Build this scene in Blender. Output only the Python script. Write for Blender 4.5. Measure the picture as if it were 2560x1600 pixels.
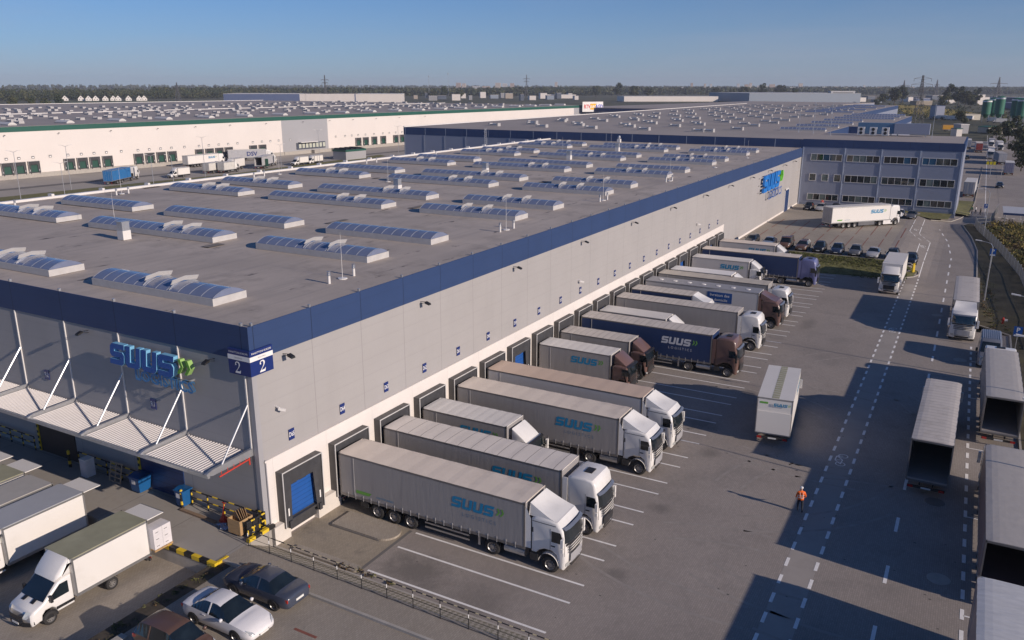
import bpy, math, random
from math import sin, cos, pi, radians as R
from mathutils import Vector, Matrix
import numpy as np
for _o in list(bpy.data.objects): bpy.data.objects.remove(_o)
sc = bpy.context.scene; COL = sc.collection
# ---------------- camera
YAW, PIT, ROL, FPX = R(29.214), R(15.913), R(0.095), 2049.4
CAM = Vector((-30.913, -34.132, 26.593))
fw = Vector((cos(PIT)*cos(YAW), cos(PIT)*sin(YAW), -sin(PIT)))
rt = Vector((sin(YAW), -cos(YAW), 0)); up = rt.cross(fw)
r2 = rt*cos(ROL)+up*sin(ROL); u2 = up*cos(ROL)-rt*sin(ROL)
cd = bpy.data.cameras.new('camera'); cam = bpy.data.objects.new('camera', cd); COL.objects.link(cam)
cam.matrix_world = Matrix(((r2.x,u2.x,-fw.x,CAM.x),(r2.y,u2.y,-fw.y,CAM.y),(r2.z,u2.z,-fw.z,CAM.z),(0,0,0,1)))
cd.sensor_width = 36; cd.lens = 36*FPX/2560; cd.clip_start = .5; cd.clip_end = 20000
sc.camera = cam
# ---------------- world, sun, exposure
SEL, SAZ = R(20.4), R(-96.5)
sdir = Vector((cos(SEL)*cos(SAZ), cos(SEL)*sin(SAZ), sin(SEL)))
w = bpy.data.worlds.new('World'); sc.world = w; w.use_nodes = True
nt = w.node_tree; bg = nt.nodes['Background']; sk = nt.nodes.new('ShaderNodeTexSky')
sk.sky_type = 'NISHITA'; sk.sun_disc = False; sk.sun_elevation = SEL; sk.sun_rotation = R(90)-SAZ
sk.air_density = 0.8; sk.dust_density = 0.3; sk.ozone_density = 9.0; sk.altitude = 100
_tc = nt.nodes.new('ShaderNodeTexCoord'); _mp = nt.nodes.new('ShaderNodeMapping'); _mp.inputs['Scale'].default_value = (1.6, 1.6, 11); _nz = nt.nodes.new('ShaderNodeTexNoise'); _nz.inputs['Scale'].default_value = 2.2; _nz.inputs['Detail'].default_value = 7
_rm = nt.nodes.new('ShaderNodeMapRange'); _rm.inputs[1].default_value = .48; _rm.inputs[2].default_value = .8; _rm.inputs[3].default_value = .36; _rm.inputs[4].default_value = .56; _mx = nt.nodes.new('ShaderNodeMix'); _mx.data_type = 'RGBA'; _mx.inputs[7].default_value = (4.1, 4.3, 5.4, 1)
nt.links.new(_tc.outputs['Generated'], _mp.inputs[0]); nt.links.new(_mp.outputs[0], _nz.inputs['Vector']); nt.links.new(_nz.outputs[0], _rm.inputs[0]); _sx = nt.nodes.new('ShaderNodeSeparateXYZ'); nt.links.new(_tc.outputs['Generated'], _sx.inputs[0]); _fz = nt.nodes.new('ShaderNodeMapRange'); _fz.inputs[1].default_value = .0; _fz.inputs[2].default_value = .15; _fz.inputs[3].default_value = 1.25; _fz.inputs[4].default_value = 0; nt.links.new(_sx.outputs[2], _fz.inputs[0])
_mm = nt.nodes.new('ShaderNodeMath'); _mm.operation = 'MULTIPLY'; nt.links.new(_rm.outputs[0], _mm.inputs[0]); nt.links.new(_fz.outputs[0], _mm.inputs[1]); nt.links.new(_mm.outputs[0], _mx.inputs[0]); nt.links.new(sk.outputs[0], _mx.inputs[6])
nt.links.new(_mx.outputs[2], bg.inputs[0]); bg.inputs[1].default_value = 0.09
sl = bpy.data.lights.new('sun', 'SUN'); so = bpy.data.objects.new('sun', sl); COL.objects.link(so)
sl.energy = 4.2; sl.angle = R(.5); sl.color = (1, .85, .72); so.rotation_euler = sdir.to_track_quat('Z', 'Y').to_euler()
sc.view_settings.view_transform = 'Standard'; sc.view_settings.look = 'None'; sc.view_settings.exposure = 0.0; sc.view_settings.gamma = 1
rnd = random.Random(7)

# ---------------- helpers
MATS = {}
def M(name, col, rough=.6, metal=0., var=.10, scale=1.2, bump=0., fine=0., coat=0., alpha=1., stretch=None, dirt=None):
    """procedural material: base colour varied by noise; optional dirt=(colour, amount, scale)"""
    if name in MATS: return MATS[name]
    m = bpy.data.materials.new(name); m.use_nodes = True; n = m.node_tree; b = n.nodes['Principled BSDF']
    b.inputs['Roughness'].default_value = rough; b.inputs['Metallic'].default_value = metal
    if coat: b.inputs['Coat Weight'].default_value = coat; b.inputs['Coat Roughness'].default_value = .08
    if alpha < 1: b.inputs['Alpha'].default_value = alpha
    tc = n.nodes.new('ShaderNodeTexCoord'); src = tc.outputs['Object']
    if stretch:
        mp = n.nodes.new('ShaderNodeMapping'); mp.inputs['Scale'].default_value = stretch; n.links.new(src, mp.inputs[0]); src = mp.outputs[0]
    nz = n.nodes.new('ShaderNodeTexNoise'); nz.inputs['Scale'].default_value = scale; nz.inputs['Detail'].default_value = 6; nz.inputs['Roughness'].default_value = .6
    n.links.new(src, nz.inputs['Vector'])
    rp = n.nodes.new('ShaderNodeValToRGB'); rp.color_ramp.elements[0].position = .3; rp.color_ramp.elements[1].position = .7
    rp.color_ramp.elements[0].color = tuple(c*(1-var) for c in col)+(1,); rp.color_ramp.elements[1].color = tuple(min(1, c*(1+var)) for c in col)+(1,)
    n.links.new(nz.outputs[0], rp.inputs[0]); out = rp.outputs[0]
    if dirt:
        dc, da, ds = dirt
        d = n.nodes.new('ShaderNodeTexNoise'); d.inputs['Scale'].default_value = ds; d.inputs['Detail'].default_value = 8; d.inputs['Roughness'].default_value = .7; n.links.new(src, d.inputs['Vector'])
        dr = n.nodes.new('ShaderNodeMapRange'); dr.inputs[1].default_value = .52; dr.inputs[2].default_value = .72; dr.inputs[4].default_value = da; n.links.new(d.outputs[0], dr.inputs[0])
        mx = n.nodes.new('ShaderNodeMix'); mx.data_type = 'RGBA'; n.links.new(dr.outputs[0], mx.inputs[0]); n.links.new(out, mx.inputs[6]); mx.inputs[7].default_value = dc+(1,); out = mx.outputs[2]
    n.links.new(out, b.inputs['Base Color'])
    if bump:
        bp = n.nodes.new('ShaderNodeBump'); bp.inputs['Strength'].default_value = bump; bp.inputs['Distance'].default_value = .03
        f = n.nodes.new('ShaderNodeTexNoise'); f.inputs['Scale'].default_value = fine or scale*6; f.inputs['Detail'].default_value = 4; n.links.new(src, f.inputs['Vector'])
        n.links.new(f.outputs[0], bp.inputs['Height']); n.links.new(bp.outputs[0], b.inputs['Normal'])
    MATS[name] = m; return m
def nd(n, t, **k):
    x = n.nodes.new(t)
    for a, v in k.items(): setattr(x, a, v)
    return x
def mth(n, op, a, b=None, c=None):
    x = nd(n, 'ShaderNodeMath', operation=op)
    for i, v in enumerate((a, b, c)):
        if v is None: continue
        if isinstance(v, (int, float)): x.inputs[i].default_value = v
        else: n.links.new(v, x.inputs[i])
    return x.outputs[0]
def mixc(n, f, a, b):
    x = nd(n, 'ShaderNodeMix', data_type='RGBA')
    if isinstance(f, (int, float)): x.inputs[0].default_value = f
    else: n.links.new(f, x.inputs[0])
    for i, v in ((6, a), (7, b)):
        if isinstance(v, tuple): x.inputs[i].default_value = v+(1,)
        else: n.links.new(v, x.inputs[i])
    return x.outputs[2]
def basecol(m):
    n = m.node_tree; return n, n.nodes['Principled BSDF'], n.nodes['Principled BSDF'].inputs['Base Color'].links[0].from_socket
def lines(m, specs, dark=.55):
    """joint lines on a cladding material: specs = [(axis, period, offset, width)]"""
    n, b, c = basecol(m); tc = nd(n, 'ShaderNodeTexCoord'); sx = nd(n, 'ShaderNodeSeparateXYZ'); n.links.new(tc.outputs['Object'], sx.inputs[0]); acc = None
    for ax, per, off, wd, st in specs:
        v = mth(n, 'ADD', sx.outputs[ax], off+per*1000.); v = mth(n, 'MODULO', v, per); v = mth(n, 'LESS_THAN', v, wd); v = mth(n, 'MULTIPLY', v, st)
        acc = v if acc is None else mth(n, 'MAXIMUM', acc, v)
    dk = nd(n, 'ShaderNodeMix', data_type='RGBA', blend_type='MULTIPLY'); n.links.new(acc, dk.inputs[0]); n.links.new(c, dk.inputs[6]); dk.inputs[7].default_value = (dark, dark, dark, 1)
    n.links.new(dk.outputs[2], b.inputs['Base Color']); return m
def noise_over(m, col, scale, lo, hi, amt=1., det=5, stretch=None, rough=None):
    n, b, c = basecol(m); tc = nd(n, 'ShaderNodeTexCoord'); src = tc.outputs['Object']
    if stretch: mp = nd(n, 'ShaderNodeMapping'); mp.inputs['Scale'].default_value = stretch; n.links.new(src, mp.inputs[0]); src = mp.outputs[0]
    z = nd(n, 'ShaderNodeTexNoise'); z.inputs['Scale'].default_value = scale; z.inputs['Detail'].default_value = det; z.inputs['Roughness'].default_value = .65; n.links.new(src, z.inputs['Vector'])
    r = nd(n, 'ShaderNodeMapRange'); r.inputs[1].default_value = lo; r.inputs[2].default_value = hi; r.inputs[4].default_value = amt; n.links.new(z.outputs[0], r.inputs[0])
    n.links.new(mixc(n, r.outputs[0], c, col), b.inputs['Base Color'])
    if rough is not None:
        rr = nd(n, 'ShaderNodeMapRange'); rr.inputs[3].default_value = b.inputs['Roughness'].default_value; rr.inputs[4].default_value = rough; n.links.new(r.outputs[0], rr.inputs[0]); n.links.new(rr.outputs[0], b.inputs['Roughness'])
    return m
def bricks(m, sx, sy, amt=.35, mortar=.04, rot=0.):
    n, b, c = basecol(m); tc = nd(n, 'ShaderNodeTexCoord'); mp = nd(n, 'ShaderNodeMapping'); mp.inputs['Rotation'].default_value = (0, 0, rot); n.links.new(tc.outputs['Object'], mp.inputs[0])
    k = nd(n, 'ShaderNodeTexBrick'); n.links.new(mp.outputs[0], k.inputs['Vector']); k.inputs['Scale'].default_value = 1; k.inputs['Brick Width'].default_value = sx; k.inputs['Row Height'].default_value = sy
    k.inputs['Mortar Size'].default_value = mortar*sy*2; k.inputs['Color1'].default_value = (1, 1, 1, 1); k.inputs['Color2'].default_value = (.72, .72, .73, 1); k.inputs['Mortar'].default_value = (.45, .44, .42, 1)
    x = nd(n, 'ShaderNodeMix', data_type='RGBA', blend_type='MULTIPLY'); x.inputs[0].default_value = amt; n.links.new(c, x.inputs[6]); n.links.new(k.outputs[0], x.inputs[7]); n.links.new(x.outputs[2], b.inputs['Base Color']); return m

def tag(o, label=None, cat=None, group=None, kind=None):
    if label: o['label'] = label
    if cat: o['category'] = cat
    if group: o['group'] = group
    if kind: o['kind'] = kind
    return o
def thing(name, label, cat, loc=(0, 0, 0), rz=0., group=None):
    o = bpy.data.objects.new(name, None); COL.objects.link(o); o.location = loc; o.rotation_euler = (0, 0, rz); o.empty_display_size = .3
    return tag(o, label, cat, group)
KIDS = {}
def setp(o, p):
    if p is not None: o.parent = p; KIDS.setdefault(p.name, []).append(o)
def dup(o, loc=None, rz=None, label=None, group=None, parent=None):
    c = o.copy(); COL.objects.link(c)
    if loc is not None: c.location = loc
    if rz is not None: c.rotation_euler = (0, 0, rz)
    if label: c['label'] = label
    if group: c['group'] = group
    if parent is not None: setp(c, parent)
    for k in KIDS.get(o.name, []): dup(k, parent=c)
    return c
class MB:
    def __init__(s): s.v = []; s.f = []; s.m = []; s.cm = 0
    def mat(s, i): s.cm = i; return s
    def add(s, vs, fs):
        b = len(s.v); s.v += [tuple(v) for v in vs]; s.f += [tuple(b+i for i in f) for f in fs]; s.m += [s.cm]*len(fs); return s
    def box(s, x0, x1, y0, y1, z0, z1):
        return s.add([(x0,y0,z0),(x1,y0,z0),(x1,y1,z0),(x0,y1,z0),(x0,y0,z1),(x1,y0,z1),(x1,y1,z1),(x0,y1,z1)],
                     [(3,2,1,0),(4,5,6,7),(0,1,5,4),(1,2,6,5),(2,3,7,6),(3,0,4,7)])
    def quad(s, *p): return s.add(p, [tuple(range(len(p)))])
    def prism(s, pts, a0, a1, ax='y'):
        """polygon pts extruded along ax; pts in the two other axes"""
        f = {'y': lambda p, a: (p[0], a, p[1]), 'x': lambda p, a: (a, p[0], p[1]), 'z': lambda p, a: (p[0], p[1], a)}[ax]
        n = len(pts); vs = [f(p, a0) for p in pts]+[f(p, a1) for p in pts]
        return s.add(vs, [tuple(range(n-1, -1, -1)), tuple(range(n, 2*n))]+[(i, (i+1) % n, n+(i+1) % n, n+i) for i in range(n)])
    def tube(s, p, q, r, n=8, r2=None):
        p, q = Vector(p), Vector(q); d = (q-p).normalized(); a = d.orthogonal().normalized(); b = d.cross(a); r2 = r if r2 is None else r2
        vs = [p+(a*cos(2*pi*i/n)+b*sin(2*pi*i/n))*r for i in range(n)]+[q+(a*cos(2*pi*i/n)+b*sin(2*pi*i/n))*r2 for i in range(n)]
        return s.add(vs, [tuple(range(n-1, -1, -1)), tuple(range(n, 2*n))]+[(i, (i+1) % n, n+(i+1) % n, n+i) for i in range(n)])
    def bar(s, p, q, w, h=None):
        p, q = Vector(p), Vector(q); h = h or w; d = (q-p).normalized(); z = Vector((0, 0, 1))
        if abs(d.z) > .95: z = Vector((1, 0, 0))
        a = d.cross(z).normalized()*w/2; b = a.cross(d).normalized()*h/2
        return s.add([p-a-b, p+a-b, p+a+b, p-a+b, q-a-b, q+a-b, q+a+b, q-a+b], [(3,2,1,0),(4,5,6,7),(0,1,5,4),(1,2,6,5),(2,3,7,6),(3,0,4,7)])
    def path(s, pts, r, n=6):
        for a, b in zip(pts, pts[1:]): s.tube(a, b, r, n)
        return s
    def lathe(s, prof, c=(0, 0, 0), ax='z', n=16):
        k = len(prof); vs = []
        for i in range(n):
            t = 2*pi*i/n
            for (h, r) in prof:
                x, y, z = r*cos(t), r*sin(t), h
                vs.append((c[0]+x, c[1]+y, c[2]+z) if ax == 'z' else (c[0]+x, c[1]+z, c[2]+y) if ax == 'y' else (c[0]+z, c[1]+x, c[2]+y))
        fs = [(i*k+j, ((i+1) % n)*k+j, ((i+1) % n)*k+j+1, i*k+j+1) for i in range(n) for j in range(k-1)]
        return s.add(vs, fs)
    def grid(s, fn, nu, nv):
        vs = [fn(i/nu, j/nv) for i in range(nu+1) for j in range(nv+1)]
        return s.add(vs, [(i*(nv+1)+j, (i+1)*(nv+1)+j, (i+1)*(nv+1)+j+1, i*(nv+1)+j+1) for i in range(nu) for j in range(nv)])
    def xf(s, fn, start=0):
        s.v[start:] = [tuple(fn(v)) for v in s.v[start:]]; return s
    def mesh(s, name, mats, smooth=False):
        us = sorted({i for f in s.f for i in f})
        if len(us) < len(s.v): ix = {o_: n_ for n_, o_ in enumerate(us)}; s.v = [s.v[i] for i in us]; s.f = [tuple(ix[i] for i in f) for f in s.f]
        me = bpy.data.meshes.new(name); me.from_pydata(s.v, [], s.f)
        for m in (mats if isinstance(mats, (list, tuple)) else [mats]): me.materials.append(m)
        if any(s.m): me.polygons.foreach_set('material_index', s.m)
        if smooth: me.polygons.foreach_set('use_smooth', [True]*len(s.f))
        me.update(); return me
    def build(s, name, mats, parent=None, smooth=False, loc=None, autosm=None):
        me = s.mesh(name, mats, smooth)
        o = bpy.data.objects.new(name, me); COL.objects.link(o); setp(o, parent)
        if loc: o.location = loc
        if autosm is not None and smooth:
            try: me.set_sharp_from_angle(angle=R(autosm))
            except Exception: pass
        return o
def boxes(name, bl, m, parent):
    for q in bl: b_ = MB(); b_.box(*q); b_.build(name, m, parent)
def mobj(name, me, parent=None, loc=None, rot=None):
    o = bpy.data.objects.new(name, me); COL.objects.link(o); setp(o, parent)
    if loc is not None: o.location = loc
    if rot is not None: o.rotation_euler = rot
    return o
_tx = {}
def text_poly(t, size=1., bold=0.):
    k = (t, bold)
    if k not in _tx:
        cu = bpy.data.curves.new('txt', 'FONT'); cu.body = t; cu.size = 1; cu.offset = bold; cu.resolution_u = 2; cu.align_x = 'CENTER'; cu.align_y = 'CENTER'
        ob = bpy.data.objects.new('txt', cu); COL.objects.link(ob); dg = bpy.context.evaluated_depsgraph_get()
        me = bpy.data.meshes.new_from_object(ob.evaluated_get(dg)); _tx[k] = ([tuple(v.co) for v in me.vertices], [tuple(p.vertices) for p in me.polygons])
        bpy.data.objects.remove(ob); bpy.data.curves.remove(cu); bpy.data.meshes.remove(me)
    v, f = _tx[k]; return [(x*size, y*size) for x, y, z in v], f
def put(mb, v2, faces, o, ux, uy):
    """lay a 2-D outline in 3-D: o + x*ux + y*uy"""
    o, ux, uy = Vector(o), Vector(ux), Vector(uy); return mb.add([o+ux*x+uy*y for x, y in v2], faces)
LS = [(.95,1),(.14,1),(0,.86),(0,.5),(.12,.37),(.66,.37),(.66,.25),(0,.25),(0,0),(.81,0),(.95,.14),(.95,.5),(.83,.63),(.29,.63),(.29,.75),(.95,.75)]
LU = [(0,1),(.29,1),(.29,.25),(.66,.25),(.66,1),(.95,1),(.95,.14),(.81,0),(.14,0),(0,.14)]
LC = [(0,1),(.24,1),(.52,.5),(.24,0),(0,0),(.28,.5)]
def suus(mb, o, ux, uy, h, depth=None, green=1, skew=.16, chev=True, wide=1.0):
    """four italic block letters and a double green chevron; returns total width"""
    o, ux, uy = Vector(o), Vector(ux), Vector(uy); nn = ux.cross(uy).normalized(); x0 = 0.
    def glyph(P, x0, sc=1., dy=0., mi=0, sw=None):
        sw = sw or wide
        p2 = [((x0+(p[0]*sw*sc)+(p[1]*sc+dy)*skew*1.0)*h, (p[1]*sc+dy)*h) for p in P]; mb.mat(mi); n = len(p2)
        fr = [o+ux*a+uy*b for a, b in p2]
        if depth: bk = [v-nn*depth for v in fr]; mb.add(fr+bk, [tuple(range(n)), tuple(range(2*n-1, n-1, -1))]+[(i, i+n, (i+1) % n+n, (i+1) % n) for i in range(n)])
        else: mb.add(fr, [tuple(range(n))])
    for L in (LS, LU, LU, LS): glyph(L[::-1], x0); x0 += wide*1.06
    if chev:
        x0 += .12
        for _ in range(2): glyph(LC[::-1], x0, .66, .28, green, 1.05); x0 += .46 if depth else .38
    mb.mat(0); return x0*h
def S3(t): t = max(0., min(1., t)); return t*t*(3-2*t)
def gz(x, y):
    zc = 1.3*S3((x-94)/9.); zl = .4*S3((x-95)/40.)*(1-S3((x-160)/30.)); t = S3((y+31)/7.)
    if x > 162: zc = 1.3*(1-S3((x-162)/14.))
    return zl*(1-t)+zc*t
# ================= materials
m_pav = M('yard_paving', (.335,.295,.265), .85, var=.12, scale=.11, bump=.25, fine=30, dirt=((.23,.21,.19), .6, .35)); bricks(m_pav, .22, .11, .5, .05); noise_over(m_pav, (.16,.145,.135), 1.6, .70, .82, .5); noise_over(m_pav, (.19,.175,.16), .16, .58, .72, .55, 8)
def stain(m, cx, cy, rx, ry, col, amt):
    n, b, c = basecol(m); tc = nd(n, 'ShaderNodeTexCoord'); mp = nd(n, 'ShaderNodeMapping'); mp.vector_type = 'POINT'; mp.inputs['Location'].default_value = (-cx/rx, -cy/ry, 0); mp.inputs['Scale'].default_value = (1/rx, 1/ry, 0); n.links.new(tc.outputs['Object'], mp.inputs[0])
    ln = nd(n, 'ShaderNodeVectorMath', operation='LENGTH'); n.links.new(mp.outputs[0], ln.inputs[0]); z = nd(n, 'ShaderNodeTexNoise'); z.inputs['Scale'].default_value = 1.1; z.inputs['Detail'].default_value = 9; z.inputs['Roughness'].default_value = .75; n.links.new(tc.outputs['Object'], z.inputs['Vector'])
    v = mth(n, 'ADD', mth(n, 'MULTIPLY', z.outputs[0], 1.6), -.3); v = mth(n, 'SUBTRACT', v, ln.outputs['Value']); r = nd(n, 'ShaderNodeMapRange'); r.inputs[1].default_value = -.35; r.inputs[2].default_value = .25; r.inputs[4].default_value = amt; n.links.new(v, r.inputs[0]); n.links.new(mixc(n, r.outputs[0], c, col), b.inputs['Base Color'])
for s_ in ((2.2,-9.3,2.4,3.0,.65), (1.5,-14,2.2,2.6,.4), (7.5,-19.5,.9,1.1,.5), (16,-19,1.0,1.2,.5), (26,-19.5,1.3,1.1,.5), (31,-17.2,2.0,2.2,.6), (40,-19,1.5,1,.45), (66,-19.5,4,1.2,.4)): stain(m_pav, *s_[:4], (.12,.11,.10), s_[4])
m_pav2 = M('car_park_paving', (.37,.325,.27), .85, var=.12, scale=.13, bump=.25, fine=30, dirt=((.28,.24,.19), .5, .4)); bricks(m_pav2, .22, .11, .5, .05); noise_over(m_pav2, (.08,.07,.06), 1.3, .68, .8, .5)
m_asph = M('apron_concrete', (.35,.325,.295), .85, var=.10, scale=.3, bump=.15, fine=40, dirt=((.22,.20,.18), .5, .6)); lines(m_asph, [(0,4.2,.3,.05,.8), (1,5,.3,.05,.8)])
m_hatch = M('open_paving_slabs', (.50,.44,.36), .9, var=.15, scale=.8)
def _hatch(m):
    n, b, c = basecol(m); tc = nd(n, 'ShaderNodeTexCoord'); mp = nd(n, 'ShaderNodeMapping'); mp.inputs['Rotation'].default_value = (0, 0, R(45)); n.links.new(tc.outputs['Object'], mp.inputs[0])
    k = nd(n, 'ShaderNodeTexChecker'); k.inputs['Scale'].default_value = 4.4; n.links.new(mp.outputs[0], k.inputs[0]); n.links.new(mixc(n, k.outputs[1], c, (.20,.18,.12)), b.inputs['Base Color'])
_hatch(m_hatch)
m_grass = M('verge_grass', (.15,.145,.05), .95, var=.35, scale=.9, bump=.6, fine=25, dirt=((.22,.18,.09), .7, .5))
m_soil = M('planting_soil', (.075,.06,.042), .95, var=.4, scale=2.5, bump=.6)
m_field = M('field_ground', (.075,.075,.04), .95, var=.35, scale=.01, dirt=((.15,.12,.06), .8, .004))
m_yel = M('yellow_field', (.33,.24,.03), .95, var=.25, scale=.05)
m_conc = M('kerb_concrete', (.40,.37,.33), .85, var=.12, scale=1.5)
m_mark = M('road_marking_white', (.86,.84,.81), .7, var=.05, scale=3, dirt=((.5,.47,.43), .5, 2.5))
m_redm = M('red_block_marking', (.24,.085,.06), .8, var=.15, scale=4)
m_clad = M('grey_wall_cladding', (.37,.355,.35), .7, var=.035, scale=.25)
lines(m_clad, [(2,1.13,.2,.025,.35), (2,.565,.1,.02,.12), (0,4.664,-.29,.05,.75), (1,5.5,-.5,.05,.75)], .62); noise_over(m_clad, (.33,.315,.31), .5, .5, .8, .5, 6, (1, 1, .15))
m_blue = M('navy_cladding', (.027,.056,.148), .55, var=.06, scale=.3); lines(m_blue, [(2,1.1,.1,.02,.4), (0,4.664,-.29,.06,1), (1,5.5,-.5,.06,1)], .45)
m_band = M('white_base_band', (.74,.69,.65), .6, var=.04, scale=.5); lines(m_band, [(0,4.664,-.9,.03,.6), (2,1.9,.3,.02,.4)], .7)
m_bluecl = M('blue_grey_cladding', (.27,.295,.38), .4, var=.03, scale=.2)
m_roof = M('bitumen_roof', (.46,.40,.35), .8, var=.13, scale=.12, bump=.1, dirt=((.27,.235,.205), .8, .25))
noise_over(m_roof, (.26,.235,.22), .5, .5, .8, .6, 6, (.12, 2.2, 1)); noise_over(m_roof, (.47,.41,.36), .06, .56, .72, .45); noise_over(m_roof, (.05,.045,.045), .55, .64, .69, .85, 5, (.5, 1.8, 1)); noise_over(m_roof, (.56,.49,.43), .35, .62, .75, .5, 6, (.4, 2.5, 1)); lines(m_roof, [(1,1.05,0,.03,.35)], .6)
m_roof2 = M('hall_roof_membrane', (.37,.325,.295), .8, var=.1, scale=.05, dirt=((.30,.27,.25), .7, .1)); noise_over(m_roof2, (.16,.15,.145), .06, .6, .8, .5, 5, (1, .2, 1))
m_wtrim = M('white_metal_trim', (.70,.68,.66), .4, var=.03)
m_galv = M('galvanised_steel', (.55,.56,.58), .35, .7, var=.08, scale=3)
m_dark = M('dark_rubber', (.05,.05,.055), .65, var=.2, scale=2); m_black = M('black_plastic', (.018,.018,.02), .5, var=.1)
m_blk2 = M('shelter_tarpaulin', (.085,.08,.078), .62, var=.25, scale=1.3, bump=.5, fine=3, stretch=(3, 1, .6))
m_bdoor = M('blue_sectional_door', (.02,.10,.36), .4, var=.06); lines(m_bdoor, [(2,.3,0,.03,1)], .5)
m_gdoor = M('green_sectional_door', (.018,.075,.055), .5, var=.08); lines(m_gdoor, [(2,.6,0,.04,1)], .6)
m_dkdoor = M('navy_sectional_door', (.018,.045,.14), .4, var=.06); lines(m_dkdoor, [(2,.5,0,.04,1)], .6)
m_glaz = M('polycarbonate_glazing', (.17,.20,.30), .22, var=.12, scale=.8, coat=.5)
m_glass = M('window_glass', (.02,.035,.04), .05, var=.6, scale=.35, coat=1.); m_wtrans = M('white_translucent', (.60,.58,.56), .4, var=.04)
m_yp = M('yellow_paint', (.75,.52,.03), .5, var=.06); m_bp = M('black_paint', (.02,.02,.022), .5, var=.1)
m_sb = M('sign_blue', (.012,.03,.16), .4, var=.04); m_sw = M('sign_white', (.82,.81,.79), .5, var=.02)
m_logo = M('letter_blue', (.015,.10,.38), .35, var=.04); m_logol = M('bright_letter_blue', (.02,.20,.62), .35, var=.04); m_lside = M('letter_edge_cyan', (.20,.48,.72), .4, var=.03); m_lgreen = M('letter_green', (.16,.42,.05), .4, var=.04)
m_red = M('red_paint', (.45,.03,.02), .45, var=.08); m_wood = M('plywood', (.42,.27,.13), .7, var=.15, scale=2, stretch=(1, 1, 6)); m_card = M('cardboard', (.30,.19,.10), .8, var=.15)
m_green = M('green_fascia', (.022,.10,.075), .45, var=.06, scale=.2); m_whall = M('white_hall_cladding', (.72,.665,.62), .5, var=.03, scale=.1); lines(m_whall, [(0,6.0,0,.05,.35)], .85)
m_ghall = M('grey_hall_cladding', (.36,.36,.375), .5, var=.03, scale=.1); m_ydash = M('drain_grate', (.16,.15,.14), .7, var=.1)

def st(mb, name, m, **k): o = mb.build(name, m, None, **k); o['kind'] = 'structure'; return o
# ================= ground, yard, roads
gr = MB(); N_ = 60
gr.quad((-3000,-9000,-.45), (14000,-9000,-.45), (14000,12000,-.45), (-3000,12000,-.45)); st(gr, 'ground', m_field)
y = MB(); xs = [.2]+[float(v) for v in range(4, 92, 4)]+[92+i for i in range(0, 92)]+[188, 200, 240, 300, 380, 460]; ys = [0, -2.5, -5, -10, -15, -20, -24, -25, -26, -27, -28, -29, -30, -31, -32, -34, -36.6, -38, -39.9]
for i in range(len(xs)-1):
    for j in range(len(ys)-1):
        a, b_, c, d = xs[i], xs[i+1], ys[j], ys[j+1]
        if (a >= 72 and d < -36.7 and a < 150): continue
        y.quad((a,d,gz(a,d)), (b_,d,gz(b_,d)), (b_,c,gz(b_,c)), (a,c,gz(a,c)))
y.box(.2, 3, -62, -39.9, -.3, 0)
st(y, 'yard', m_pav)
b = MB(); b.quad((.3,-6.42,.004), (97,-6.42,.004), (97,-.3,.004), (.3,-.3,.004)); st(b, 'dock_strip', M('dock_strip_paving', (.36,.31,.24), .88, var=.15, scale=.5, dirt=((.17,.15,.13), .75, .5)))
bricks(MATS['dock_strip_paving'], .22, .11, .5, .05)
y2 = MB(); y2.quad((-60,-39.9,0), (.2,-39.9,0), (.2,-62,0), (-60,-62,0)) ; y2.quad((155,-39.9,.35), (175,-39.9,.25), (175,-52,.25), (155,-52,.35)); y2.quad((175,-39.9,.02), (520,-39.9,.02), (520,-50,.02), (175,-50,.02)); st(y2, 'road', m_pav)
# car park surface: warmer blocks, a few mm proud of the yard
cp = MB()
for i in range(103, 161):
    for (c, d) in ((0,-6), (-6,-12), (-12,-18), (-18,-23.5)):
        cp.quad((i,d,gz(i,d)+.006), (i+1,d,gz(i+1,d)+.006), (i+1,c,gz(i+1,c)+.006), (i,c,gz(i,c)+.006))
st(cp, 'car_park', m_pav2)
for nm, q, m, z in (('apron', [(-4.15,-.5),(0,-.5),(0,80),(-4.15,80)], m_asph, 1.3), ('walkway', [(-3.7,-60),(-1.95,-60),(-1.95,-.5),(-3.7,-.5)], m_pav2, 1.3),
                    ('parking_area', [(-60,-60),(-3.75,-60),(-3.75,-1.3),(-60,-1.3)], m_pav2, 1.19), ('van_bay', [(-60,.1),(-4.15,.1),(-4.15,80),(-60,80)], m_pav2, .3)):
    b = MB(); b.quad(*[(a, c, z) for a, c in q])
    if nm == 'apron': b.quad((-4.15,-.5,-.3), (-4.15,-.5,1.3), (0,-.5,1.3), (0,-.5,-.3)); 
    st(b, nm, m)
b = MB(); b.quad((-1.95,-60,1.3), (.2,-60,.0), (.2,-.52,0), (-1.95,-.52,1.3)); st(b, 'embankment', m_hatch)
b = MB(); b.quad((-60,-1.3,1.194), (-4.2,-1.3,1.194), (-4.2,-.1,1.1), (-60,-.1,1.1)); b.quad((-60,-.1,1.1), (-4.2,-.1,1.1), (-4.2,.05,.3), (-60,.05,.3)); b.quad((-4.2,-1.3,1.19), (-3.75,-1.3,1.19), (-3.75,-.5,1.19), (-4.2,-.5,1.19)); st(b, 'planting_bed', m_soil)
b = MB(); b.box(-3.83, -3.68, -60, -.5, 1.05, 1.33); b.box(.12, .24, -60, -.4, -.1, .08); b.box(-60, -4.2, .02, .14, .1, .36)
b.box(-12, -10.6, -1.75, -1.3, 1.2, 1.3)
st(b, 'kerb', m_conc)
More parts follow.
